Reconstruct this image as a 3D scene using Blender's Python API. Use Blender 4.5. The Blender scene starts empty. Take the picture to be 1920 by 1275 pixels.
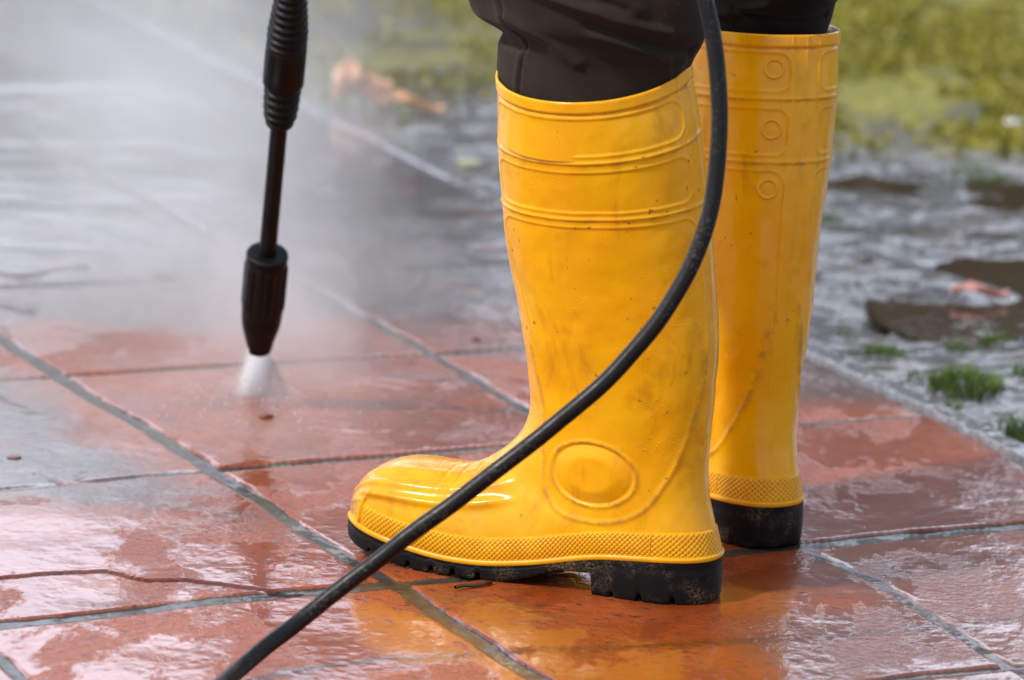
import bpy, math, random
import numpy as np
from mathutils import Vector, Matrix

sc = bpy.context.scene
COL = sc.collection
rad = math.radians
# ------------------------------------------------------------------ camera
CAM_H, PITCH, ROLL = 0.994, rad(12.694), rad(2.5)
cd = bpy.data.cameras.new('camera')
cam = bpy.data.objects.new('camera', cd); COL.objects.link(cam)
cd.sensor_width = 36.0; cd.lens = 163.6; cd.clip_start = 0.1; cd.clip_end = 500
cp, sp, cr, sr = math.cos(PITCH), math.sin(PITCH), math.cos(ROLL), math.sin(ROLL)
fw = Vector((0, cp, -sp)); up0 = Vector((0, sp, cp)); rt0 = Vector((1, 0, 0))
rt = rt0 * cr + up0 * sr
up = up0 * cr - rt0 * sr
cam.matrix_world = Matrix(((rt.x, up.x, -fw.x, 0), (rt.y, up.y, -fw.y, 0), (rt.z, up.z, -fw.z, CAM_H), (0, 0, 0, 1)))
cd.dof.use_dof = True; cd.dof.focus_distance = 3.66; cd.dof.aperture_fstop = 6.2; cd.dof.aperture_blades = 0
sc.camera = cam
sc.view_settings.view_transform = 'Standard'; sc.view_settings.look = 'None'
sc.view_settings.exposure = 0.0; sc.view_settings.gamma = 1.0
sc.cycles.use_denoising = True
sc.cycles.volume_step_rate = 1.0
sc.cycles.max_bounces = 8; sc.cycles.volume_bounces = 2; sc.cycles.transparent_max_bounces = 80
# ------------------------------------------------------------------ sky and sun
SUN_EL, SUN_AZ = rad(49), rad(-120)          # azimuth measured from +Y towards +X
sd = Vector((math.sin(SUN_AZ) * math.cos(SUN_EL), math.cos(SUN_AZ) * math.cos(SUN_EL), math.sin(SUN_EL)))
w = bpy.data.worlds.new('World'); sc.world = w; w.use_nodes = True
nt = w.node_tree; nt.nodes.clear()
wo = nt.nodes.new('ShaderNodeOutputWorld'); bg = nt.nodes.new('ShaderNodeBackground')
sky = nt.nodes.new('ShaderNodeTexSky'); sky.sky_type = 'NISHITA'; sky.sun_disc = False
sky.sun_elevation = SUN_EL; sky.sun_rotation = SUN_AZ; sky.dust_density = 2.5; sky.air_density = 1.0
bg.inputs[1].default_value = 0.15
# broken white cloud over the blue, as nodes on the sky dome
tc = nt.nodes.new('ShaderNodeTexCoord'); mp = nt.nodes.new('ShaderNodeMapping'); mp.inputs['Scale'].default_value = (1, 1, 2.6); mp.inputs['Location'].default_value = (.37, .21, .13)
cn = nt.nodes.new('ShaderNodeTexNoise'); cn.inputs['Scale'].default_value = 2.3; cn.inputs['Detail'].default_value = 6; cn.inputs['Roughness'].default_value = .58
mr = nt.nodes.new('ShaderNodeMapRange'); mr.inputs['From Min'].default_value = .40; mr.inputs['From Max'].default_value = .60; mr.interpolation_type = 'SMOOTHSTEP'
mxc = nt.nodes.new('ShaderNodeMix'); mxc.data_type = 'RGBA'; mxc.inputs[7].default_value = (6.6, 6.9, 7.8, 1)
nt.links.new(tc.outputs['Generated'], mp.inputs[0]); nt.links.new(mp.outputs[0], cn.inputs[0]); nt.links.new(cn.outputs[0], mr.inputs[0])
nt.links.new(mr.outputs[0], mxc.inputs[0]); nt.links.new(sky.outputs[0], mxc.inputs[6])
# bright hazy cloud band low in the sky beyond the garden
def wn(op, a, b=None):
    nd = nt.nodes.new('ShaderNodeMath'); nd.operation = op
    for i, v in enumerate((a, b)):
        if v is None: continue
        if hasattr(v, 'is_output'): nt.links.new(v, nd.inputs[i])
        else: nd.inputs[i].default_value = v
    return nd.outputs[0]
sx_ = nt.nodes.new('ShaderNodeSeparateXYZ'); nt.links.new(tc.outputs['Generated'], sx_.inputs[0])
def wr(v, a, b):
    nd = nt.nodes.new('ShaderNodeMapRange'); nd.interpolation_type = 'SMOOTHSTEP'; nt.links.new(v, nd.inputs[0])
    nd.inputs[1].default_value = a; nd.inputs[2].default_value = b; return nd.outputs[0]
lowb = wn('SUBTRACT', 1.0, wr(sx_.outputs[2], .34, .56))
side_ = wr(wn('ADD', wn('MULTIPLY', sx_.outputs[1], .85), wn('MULTIPLY', sx_.outputs[0], -.35)), .25, .75)
hn = nt.nodes.new('ShaderNodeTexNoise'); hn.inputs['Scale'].default_value = 7.0; hn.inputs['Detail'].default_value = 5; hn.inputs['Roughness'].default_value = .6
nt.links.new(mp.outputs[0], hn.inputs[0])
hz = wn('MULTIPLY', wn('MULTIPLY', lowb, side_), wn('ADD', .48, wn('MULTIPLY', wr(hn.outputs[0], .40, .58), .52)))
mxh = nt.nodes.new('ShaderNodeMix'); mxh.data_type = 'RGBA'; mxh.inputs[7].default_value = (17.0, 18.3, 22.0, 1)
nt.links.new(hz, mxh.inputs[0]); nt.links.new(mxc.outputs[2], mxh.inputs[6])
nt.links.new(mxh.outputs[2], bg.inputs[0]); nt.links.new(bg.outputs[0], wo.inputs[0])
sl = bpy.data.lights.new('sun', 'SUN'); sl.energy = 3.0; sl.angle = rad(4.0); sl.color = (1.0, 0.95, 0.87)
so = bpy.data.objects.new('sun', sl); COL.objects.link(so)
so.rotation_euler = (-sd).to_track_quat('-Z', 'Y').to_euler()

# ------------------------------------------------------------------ helpers
def tag(o, label=None, cat=None, group=None, kind=None):
    if label: o['label'] = label
    if cat: o['category'] = cat
    if group: o['group'] = group
    if kind: o['kind'] = kind
    return o

def empty(name, loc=(0, 0, 0)):
    o = bpy.data.objects.new(name, None); COL.objects.link(o); o.location = loc
    o.empty_display_size = 0.05
    return o

def mesh_obj(name, V, F, mat, parent=None, smooth=True):
    V = np.asarray(V, dtype=np.float32).reshape(-1, 3)
    me = bpy.data.meshes.new(name)
    if isinstance(F, np.ndarray) and F.ndim == 2:
        n = F.shape[1]
        me.vertices.add(len(V)); me.vertices.foreach_set('co', V.ravel())
        me.loops.add(F.size); me.loops.foreach_set('vertex_index', F.ravel().astype(np.int32))
        me.polygons.add(len(F)); me.polygons.foreach_set('loop_start', (np.arange(len(F)) * n).astype(np.int32))
        me.update(calc_edges=True); me.validate()
    else:
        me.from_pydata([tuple(map(float, v)) for v in V], [], [tuple(map(int, f)) for f in F]); me.update()
    me.polygons.foreach_set('use_smooth', [smooth] * len(me.polygons))
    me.materials.append(mat)
    o = bpy.data.objects.new(name, me); COL.objects.link(o)
    if parent: o.parent = parent
    return o

def grid_faces(nr, nc, wrap=False, flip=False):
    r = np.arange(nr - 1)[:, None]; c = np.arange(nc if wrap else nc - 1)[None, :]
    c2 = (c + 1) % nc
    a = r * nc + c; b = r * nc + c2; d = (r + 1) * nc + c; e = (r + 1) * nc + c2
    F = np.stack([a, b, e, d], -1).reshape(-1, 4)
    return F[:, ::-1] if flip else F

def hash2(ix, iy, seed):
    h = (ix.astype(np.int64) * 374761393 + iy.astype(np.int64) * 668265263 + seed * 974634777) & 0xFFFFFFFF
    h = ((h ^ (h >> 13)) * 1274126177) & 0xFFFFFFFF
    h = ((h ^ (h >> 16)) * 2246822519) & 0xFFFFFFFF
    return ((h ^ (h >> 15)) & 0xFFFFFF) / float(0xFFFFFF)

def vnoise(x, y, seed=0):
    ix = np.floor(x); iy = np.floor(y); fx = x - ix; fy = y - iy
    fx = fx * fx * fx * (fx * (fx * 6 - 15) + 10); fy = fy * fy * fy * (fy * (fy * 6 - 15) + 10)
    a = hash2(ix, iy, seed); b = hash2(ix + 1, iy, seed); c = hash2(ix, iy + 1, seed); d = hash2(ix + 1, iy + 1, seed)
    return ((a * (1 - fx) + b * fx) * (1 - fy) + (c * (1 - fx) + d * fx) * fy) * 2 - 1

def fbm(x, y, seed=0, oct=4, gain=0.5):
    s = 0; a = 1; t = 0
    for k in range(oct):
        s = s + a * vnoise(x * 2 ** k + 17.3 * k, y * 2 ** k - 9.1 * k, seed + k); t += a; a *= gain
    return s / t

def sstep(a, b, x):
    t = np.clip((x - a) / (b - a), 0, 1); return t * t * (3 - 2 * t)

# node helpers
class NG:
    def __init__(self, name):
        self.m = bpy.data.materials.new(name); self.m.use_nodes = True
        self.t = self.m.node_tree; self.t.nodes.clear()
        self.out = self.t.nodes.new('ShaderNodeOutputMaterial')
    def n(self, typ, ins=None, **kw):
        nd = self.t.nodes.new('ShaderNode' + typ)
        for k, v in kw.items(): setattr(nd, k, v)
        for k, v in (ins or {}).items(): self.set(nd.inputs[k], v)
        return nd
    def set(self, sock, v):
        if hasattr(v, 'is_output'): self.t.links.new(v, sock)
        elif hasattr(v, 'outputs'): self.t.links.new(v.outputs[0], sock)
        elif isinstance(v, tuple) and len(v) == 3 and sock.type == 'RGBA': sock.default_value = (*v, 1)
        else: sock.default_value = v
    def coord(self, out='Object'):
        return self.n('TexCoord').outputs[out]
    def scale(self, v, s):
        return self.n('Mapping', {'Vector': v, 'Scale': s}).outputs[0]
    def noise(self, v, scale, detail=3, rough=0.5, dist=0.0):
        return self.n('TexNoise', {'Vector': v, 'Scale': scale, 'Detail': detail, 'Roughness': rough, 'Distortion': dist}).outputs[0]
    def ramp(self, f, a, b, to0=0.0, to1=1.0, smooth=True):
        nd = self.n('MapRange', {'Value': f, 'From Min': a, 'From Max': b, 'To Min': to0, 'To Max': to1})
        if smooth: nd.interpolation_type = 'SMOOTHSTEP'
        return nd.outputs[0]
    def mix(self, f, a, b):
        nd = self.t.nodes.new('ShaderNodeMix'); nd.data_type = 'RGBA'
        self.set(nd.inputs[0], f); self.set(nd.inputs[6], a); self.set(nd.inputs[7], b)
        return nd.outputs[2]
    def mixf(self, f, a, b):
        nd = self.t.nodes.new('ShaderNodeMix'); nd.data_type = 'FLOAT'
        self.set(nd.inputs[0], f); self.set(nd.inputs[2], a); self.set(nd.inputs[3], b)
        return nd.outputs[0]
    def math(self, op, a, b=None, c=None):
        nd = self.n('Math', operation=op); self.set(nd.inputs[0], a)
        if b is not None: self.set(nd.inputs[1], b)
        if c is not None: self.set(nd.inputs[2], c)
        return nd.outputs[0]
    def attr(self, name):
        return self.n('Attribute', attribute_name=name).outputs['Fac']
    def bump(self, h, strength, dist, normal=None):
        nd = self.n('Bump', {'Height': h, 'Strength': strength, 'Distance': dist})
        if normal is not None: self.set(nd.inputs['Normal'], normal)
        return nd.outputs[0]
    def bsdf(self, **ins):
        nd = self.n('BsdfPrincipled')
        for k, v in ins.items(): self.set(nd.inputs[k.replace('_', ' ')], v)
        self.t.links.new(nd.outputs[0], self.out.inputs[0])
        return nd

# ------------------------------------------------------------------ materials
def mat_boot():
    g = NG('yellow_rubber'); c = g.coord()
    big = g.noise(c, 14, 4, 0.6); fine = g.noise(c, 90, 4, 0.65)
    smud = g.noise(g.scale(c, (1, 1, 0.45)), 32, 5, 0.7, 0.6)
    col = g.mix(g.ramp(big, 0.35, 0.7), (0.88, 0.440, 0.002), (0.86, 0.372, 0.002))
    col = g.mix(g.ramp(smud, 0.52, 0.74, 0, 0.55), col, (0.48, 0.175, 0.006))
    sp1 = g.noise(c, 170, 2, 0.5)
    mask = g.noise(c, 18, 2, 0.5)
    s = g.math('MULTIPLY', g.ramp(sp1, 0.685, 0.73), g.ramp(mask, 0.48, 0.60))
    col = g.mix(g.math('MULTIPLY', s, 0.75), col, (0.16, 0.06, 0.015))
    low = g.math('MULTIPLY', g.ramp(g.attr('dirt'), 0.0, 1.0), g.ramp(fine, 0.38, 0.62))
    col = g.mix(g.math('MULTIPLY', low, 0.95), col, (0.27, 0.125, 0.035))
    ro = g.ramp(fine, 0.3, 0.75, 0.15, 0.31)
    ro = g.math('ADD', ro, g.math('MULTIPLY', g.ramp(smud, 0.5, 0.75), 0.12))
    b = g.bump(g.noise(c, 320, 3, 0.6), 0.10, 0.0006)
    b = g.bump(g.noise(c, 45, 3, 0.5), 0.25, 0.0012, b)
    vo = g.n('TexVoronoi', {'Vector': c, 'Scale': 300.0, 'Randomness': 1.0}).outputs[0]
    bead = g.math('MULTIPLY', g.ramp(vo, .34, .10), g.ramp(g.noise(c, 26, 3, .6), .56, .66))
    b = g.bump(bead, 0.35, 0.0006, b)
    ro = g.math('SUBTRACT', ro, g.math('MULTIPLY', bead, .16))
    g.bsdf(Base_Color=col, Roughness=ro, Normal=b, Subsurface_Weight=0.06, Subsurface_Scale=0.006,
           Subsurface_Radius=(1.0, 0.5, 0.1), Specular_IOR_Level=0.36)
    return g.m

def mat_band():
    g = NG('knurled_yellow_rubber'); c = g.coord()
    uv = g.n('Attribute', attribute_name='knurl').outputs['Vector']
    sx = g.n('SeparateXYZ', {0: uv})
    a = g.math('SINE', g.math('MULTIPLY', sx.outputs[0], 1.0)); b_ = g.math('SINE', g.math('MULTIPLY', sx.outputs[1], 1.0))
    k = g.math('MULTIPLY', g.math('ADD', g.math('MULTIPLY', a, b_), 1.0), g.math('MULTIPLY', sx.outputs[2], 0.5))
    n1 = g.noise(c, 30, 4, 0.6)
    col = g.mix(g.ramp(n1, 0.3, 0.7), (0.88, 0.425, 0.004), (0.80, 0.34, 0.005))
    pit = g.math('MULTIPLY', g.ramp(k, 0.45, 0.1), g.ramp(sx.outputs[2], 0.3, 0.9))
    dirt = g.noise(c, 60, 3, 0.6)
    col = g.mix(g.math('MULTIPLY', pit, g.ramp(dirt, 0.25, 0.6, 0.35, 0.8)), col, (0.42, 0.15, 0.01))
    b = g.bump(k, 0.9, 0.0008)
    g.bsdf(Base_Color=col, Roughness=0.36, Normal=b, Subsurface_Weight=0.05, Subsurface_Scale=0.004, Specular_IOR_Level=0.28)
    return g.m

def mat_sole():
    g = NG('black_sole_rubber'); c = g.coord()
    n1 = g.noise(c, 22, 3, 0.6); n2 = g.noise(c, 240, 4, 0.7)
    sand = g.math('MULTIPLY', g.ramp(n1, 0.42, 0.66), g.ramp(g.noise(c, 520, 4, 0.75), 0.44, 0.60))
    n3 = g.noise(c, 420, 2, 0.6)
    spk = g.math('MULTIPLY', g.ramp(n3, 0.62, 0.68), g.ramp(n1, 0.42, 0.55, 0, 0.8))
    m = g.math('MAXIMUM', sand, spk)
    m = g.math('MULTIPLY', m, 0.80)
    col = g.mix(m, (0.006, 0.006, 0.0065), (0.22, 0.155, 0.085))
    ro = g.mixf(m, 0.52, 0.85)
    b = g.bump(m, 0.6, 0.0012, g.bump(g.noise(c, 130, 3, 0.6), 0.3, 0.001))
    g.bsdf(Base_Color=col, Roughness=ro, Normal=b, Specular_IOR_Level=0.16)
    return g.m

def mat_plastic(name, base, rough, bumpscale=300, bs=0.15):
    g = NG(name); c = g.coord()
    n = g.noise(c, bumpscale, 3, 0.6); n2 = g.noise(c, 40, 3, 0.6)
    col = g.mix(g.ramp(n2, 0.35, 0.75), base, tuple(x * 1.5 for x in base))
    g.bsdf(Base_Color=col, Roughness=g.ramp(n2, 0.3, 0.7, rough - 0.07, rough + 0.1), Normal=g.bump(n, bs, 0.0005), Specular_IOR_Level=0.22)
    return g.m

def mat_hose():
    g = NG('black_hose_rubber'); c = g.coord()
    n = g.noise(c, 60, 4, 0.7); sc_ = g.noise(g.scale(c, (1, 1, 1)), 420, 3, 0.7); big = g.noise(c, 14, 3, .6)
    dust = g.math('MULTIPLY', g.ramp(sc_, .54, .64), g.ramp(big, .42, .60))
    col = g.mix(dust, (.0035, .0035, .0035), (.075, .062, .05))
    b = g.bump(n, .25, .0008, g.bump(sc_, .25, .0004))
    g.bsdf(Base_Color=col, Roughness=g.ramp(n, .3, .7, .30, .50), Normal=b, Specular_IOR_Level=.30)
    return g.m

def mat_cloth(name, base):
    g = NG(name); c = g.coord()
    w1 = g.n('TexWave', {'Vector': c, 'Scale': 420.0, 'Distortion': 0.4}, wave_type='BANDS', bands_direction='DIAGONAL').outputs[1]
    n = g.noise(c, 9, 4, 0.6); n2 = g.noise(c, 900, 2, 0.6); lint = g.noise(c, 260, 1, 0.5)
    col = g.mix(g.ramp(n, 0.3, 0.7), base, tuple(x * 2.1 for x in base))
    col = g.mix(g.ramp(lint, 0.76, 0.80, 0, 0.5), col, (0.12, 0.10, 0.09))
    b = g.bump(n2, 0.4, 0.0006, g.bump(w1, 0.35, 0.0004, g.bump(g.noise(c, 40, 3, 0.5), 0.20, 0.002)))
    g.bsdf(Base_Color=col, Roughness=0.85, Normal=b, Sheen_Weight=0.06, Sheen_Roughness=0.5, Specular_IOR_Level=0.08)
    return g.m

def mat_pavement():
    g = NG('wet_terracotta_tile'); c = g.coord()
    j = g.attr('joint'); tid = g.attr('tile'); crk = g.attr('crack'); grime = g.attr('grime')
    n1 = g.noise(c, 9, 5, 0.62); n2 = g.noise(c, 60, 5, 0.65); n3 = g.noise(c, 380, 3, 0.65)
    col = g.mix(tid, (0.33, 0.066, 0.006), (0.24, 0.043, 0.006))
    col = g.mix(g.ramp(n1, 0.35, 0.7), col, (0.35, 0.078, 0.020))
    col = g.mix(g.ramp(n2, 0.50, 0.72, 0, 0.6), col, (0.16, 0.036, 0.018))
    col = g.mix(g.ramp(g.noise(c, 5, 6, 0.7, 0.5), 0.54, 0.68, 0, 0.55), col, (0.115, 0.055, 0.038))
    pits = g.noise(g.scale(c, (0.55, 1, 1)), 165, 3, 0.55)
    pm = g.math('MULTIPLY', g.ramp(pits, 0.60, 0.66), g.ramp(n1, .35, .55, .4, 1.0))
    col = g.mix(g.math('MULTIPLY', pm, 0.85), col, (0.045, 0.022, 0.018))
    # uncleaned grime: grey film lying on the clay
    gm = g.math('MULTIPLY', grime, g.ramp(g.noise(c, 16, 6, 0.7, 0.8), 0.22, 0.46))
    gcol = g.mix(g.ramp(n2, 0.3, 0.7), (0.060, 0.051, 0.046), (0.115, 0.096, 0.085))
    col = g.mix(gm, col, gcol)
    # mortar
    mcol = g.mix(g.ramp(n2, 0.3, 0.7), (0.034, 0.031, 0.026), (0.066, 0.060, 0.050))
    mcol = g.mix(g.ramp(g.noise(c, 18, 3, 0.6), 0.52, 0.66, 0, 0.7), mcol, (0.085, 0.075, 0.022))
    mcol = g.mix(g.math('MULTIPLY', grime, 0.8), mcol, (0.050, 0.045, 0.041))
    je = g.math('ADD', j, g.math('MULTIPLY', g.math('SUBTRACT', n2, 0.5), 1.1))
    jm = g.math('MULTIPLY', g.ramp(je, 0.42, 0.58), g.ramp(grime, 0.3, 1.0, 1.0, 0.35))
    col = g.mix(jm, col, mcol)
    col = g.mix(g.math('MULTIPLY', crk, 0.9), col, (0.03, 0.012, 0.01))
    # water film: pools (flat, glossy) versus damp stipple
    f1 = g.noise(g.scale(c, (1.0, 0.55, 1)), 10, 9, 0.70, 0.35)
    film = g.ramp(f1, 0.45, 0.51)
    film = g.mixf(g.math('MULTIPLY', grime, g.ramp(g.attr('dist'), 3.4, 3.8, .6, 1.0)), film, g.ramp(g.noise(g.scale(c, (1, .6, 1)), 13, 4, .6, .8), .33, .40))
    film = g.math('MAXIMUM', film, g.attr('flow'))
    film = g.math('MAXIMUM', film, g.math('MULTIPLY', jm, 0.75))
    grain = g.math('ADD', g.math('MULTIPLY', n3, 0.35), g.math('MULTIPLY', g.noise(c, 125, 3, 0.62, 0.4), 1.9))
    gstr = g.mixf(film, 0.9, 0.16)
    b1 = g.n('Bump', {'Height': grain, 'Strength': gstr, 'Distance': 0.0010}).outputs[0]
    wv = g.math('ADD', g.noise(g.scale(c, (1, 0.8, 1)), 38, 2, 0.5, 0.3), g.math('MULTIPLY', g.noise(g.scale(c, (1, 0.7, 1)), 105, 3, 0.6, 0.2), 0.55))
    b2 = g.n('Bump', {'Height': wv, 'Strength': g.mixf(g.attr('flow'), 0.035, 0.30), 'Distance': 0.0022, 'Normal': b1}).outputs[0]
    bc = g.n('Bump', {'Height': wv, 'Strength': g.mixf(g.attr('flow'), 0.028, 0.26), 'Distance': 0.0022}).outputs[0]
    bc = g.n('Bump', {'Height': grain, 'Strength': g.mixf(film, 1.0, 0.07), 'Distance': 0.0010, 'Normal': bc}).outputs[0]
    g.bsdf(Base_Color=col, Roughness=g.mixf(film, 0.45, 0.30), Normal=b2, Coat_Weight=g.mixf(jm, g.mixf(film, 0.7, 1.0), 0.40),
           Coat_Roughness=g.mixf(film, 0.05, 0.012), Coat_IOR=g.mixf(film, 1.24, 1.52), Coat_Normal=bc, Specular_IOR_Level=0.12)
    return g.m

def mat_kerb():
    g = NG('wet_concrete'); c = g.coord()
    n = g.noise(c, 120, 5, 0.7); n1 = g.noise(c, 14, 3, 0.6)
    col = g.mix(g.ramp(n, 0.3, 0.7), (0.055, 0.053, 0.05), (0.17, 0.165, 0.16))
    col = g.mix(g.ramp(n1, 0.5, 0.7, 0, 0.5), col, (0.08, 0.085, 0.04))
    b = g.bump(n, 0.8, 0.002, g.bump(g.noise(c, 500, 2, 0.6), 0.7, 0.001))
    g.bsdf(Base_Color=col, Roughness=g.ramp(n1, 0.3, 0.7, 0.15, 0.4), Normal=b, Coat_Weight=0.7, Coat_Roughness=0.1)
    return g.m

def mat_ground():
    g = NG('wet_mud_and_asphalt'); c = g.coord()
    moss = g.attr('moss')
    n = g.noise(c, 55, 6, 0.7); n1 = g.noise(c, 7, 4, 0.6); n2 = g.noise(c, 22, 4, 0.65)
    col = g.mix(g.ramp(n, 0.3, 0.7), (0.024, 0.022, 0.019), (0.062, 0.057, 0.050))
    col = g.mix(g.ramp(n1, 0.5, 0.68, 0, 0.7), col, (0.085, 0.062, 0.038))
    col = g.mix(g.ramp(n2, 0.60, 0.72, 0, 0.5), col, (0.07, 0.085, 0.02))
    mc = g.mix(g.ramp(n2, 0.3, 0.65), (0.17, 0.165, 0.022), (0.28, 0.250, 0.030))
    mc = g.mix(g.ramp(n, 0.55, 0.75, 0, 0.8), mc, (0.05, 0.05, 0.02))
    mc = g.mix(g.ramp(g.noise(g.scale(c, (1, .6, 1)), 6, 4, 0.65), 0.50, 0.62, 0, 0.85), mc, (0.075, 0.075, 0.045))
    col = g.mix(moss, col, mc)
    b = g.bump(n, g.mixf(moss, 0.18, 0.9), 0.006, g.bump(g.noise(c, 260, 3, 0.6), 0.3, 0.002))
    ro = g.ramp(n2, 0.35, 0.65, 0.08, 0.30)
    ro = g.mixf(moss, ro, 0.75)
    g.bsdf(Base_Color=col, Roughness=ro, Normal=b, Coat_Weight=g.mixf(moss, 0.55, 0.1), Coat_Roughness=0.14, Coat_IOR=1.38)
    return g.m

def mat_leafy(name, c1, c2, rough=0.5, trans=0.3):
    g = NG(name); c = g.coord()
    n = g.noise(c, 35, 3, 0.6)
    r = g.n('ObjectInfo')
    col = g.mix(g.ramp(n, 0.3, 0.7), c1, c2)
    g.bsdf(Base_Color=col, Roughness=rough, Transmission_Weight=0.0, Subsurface_Weight=0.15, Subsurface_Scale=0.003)
    return g.m

def mat_simple(name, c1, c2, rough, scale=120, coat=0.6):
    g = NG(name); c = g.coord()
    n = g.noise(c, scale, 4, 0.6)
    g.bsdf(Base_Color=g.mix(g.ramp(n, 0.3, 0.7), c1, c2), Roughness=rough, Normal=g.bump(n, 0.6, 0.002),
           Coat_Weight=coat, Coat_Roughness=0.08)
    return g.m

def mat_water():
    g = NG('puddle_water'); c = g.coord()
    b = g.bump(g.noise(g.scale(c, (1, 0.6, 1)), 30, 3, 0.5, 0.6), 0.14, 0.002)
    g.bsdf(Base_Color=(0.060, 0.044, 0.030), Roughness=0.03, Normal=b, IOR=1.33)
    return g.m

M = dict(boot=mat_boot(), band=mat_band(), sole=mat_sole(), pave=mat_pavement(), kerb=mat_kerb(), ground=mat_ground(),
         water=mat_water(),
         hose=mat_hose(),
         lance=mat_plastic('black_lance_plastic', (0.0035, 0.0038, 0.004), 0.45),
         tube=mat_plastic('dark_lance_tube', (0.005, 0.0055, 0.005), 0.42),
         cloth=mat_cloth('dark_brown_canvas', (0.019, 0.0140, 0.0105)),
         cloth2=mat_cloth('darker_canvas', (0.006, 0.0055, 0.005)))  # same trousers, with a darker base colour on the far leg

# ------------------------------------------------------------------ paved ground: joint lines in metres
A_PTS = {0: [(-0.3752, 3.362), (-0.1635, 3.4872), (-0.0423, 3.5437), (0.2437, 3.6939), (0.4372, 3.7893)],
         1: [(-0.422, 3.7615), (-0.2504, 3.8569), (-0.116, 3.9238), (-0.0006, 3.9869), (0.2553, 4.1133), (0.3866, 4.1789)],
         2: [(-0.4681, 4.1557), (-0.4127, 4.1793), (-0.2589, 4.2507), (-0.0607, 4.3437), (0.30, 4.52)],
         3: [(-0.5139, 4.5475), (-0.2858, 4.6474), (0.15, 4.86)],
         4: [(-0.5608, 4.9479), (-0.4549, 4.9902), (0.0, 5.205)]}
B_PTS = {0: [(-0.4883, 4.3284), (-0.4102, 4.1647), (-0.2504, 3.8569), (-0.1777, 3.7025), (-0.1201, 3.588), (-0.0749, 3.509), (0.0265, 3.2897)],
         1: [(-0.0651, 4.3131), (0.0124, 4.1427), (0.075, 4.0202), (0.2476, 3.6846), (0.2988, 3.6004), (0.3809, 3.3791)],
         2: [(-0.1753, 5.4553), (-0.0183, 5.0835), (0.1249, 4.7558), (0.2846, 4.3975), (0.3866, 4.1789), (0.4585, 4.0071)]}
def lerp_ext(x, xs, ys):
    xs = np.array(xs); ys = np.array(ys)
    r = np.interp(x, xs, ys)
    s0 = (ys[-1] - ys[0]) / (xs[-1] - xs[0])
    return r + np.where(x < xs[0], (x - xs[0]) * s0, 0) + np.where(x > xs[-1], (x - xs[-1]) * s0, 0)
def A_line(k, x):
    if k in A_PTS: p = A_PTS[k]; off = 0
    elif k < 0: p = A_PTS[0]; off = 0.398 * k
    else: p = A_PTS[4]; off = 0.396 * (k - 4)
    return lerp_ext(x, [q[0] for q in p], [q[1] for q in p]) + off
def B_line(k, y):
    if k in B_PTS: p = B_PTS[k]; off = 0
    elif k < 0: p = B_PTS[0]; off = 0.398 * k
    else: p = B_PTS[2]; off = 0.396 * (k - 2)
    q = sorted((b, a) for a, b in p)
    return lerp_ext(y, [c[0] for c in q], [c[1] for c in q]) + off
KERB_W = 0.040
CRACK = [(-0.46, 3.462), (-0.398, 3.4861), (-0.3901, 3.489), (-0.3667, 3.5036), (-0.3429, 3.5152), (-0.3099, 3.5206), (-0.2901, 3.5098),
         (-0.2749, 3.503), (-0.2461, 3.5076), (-0.2248, 3.5018), (-0.2035, 3.496), (-0.1823, 3.4887), (-0.1653, 3.4823), (-0.150, 3.489)]
SPRAY = (-0.2335, 4.112)

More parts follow.
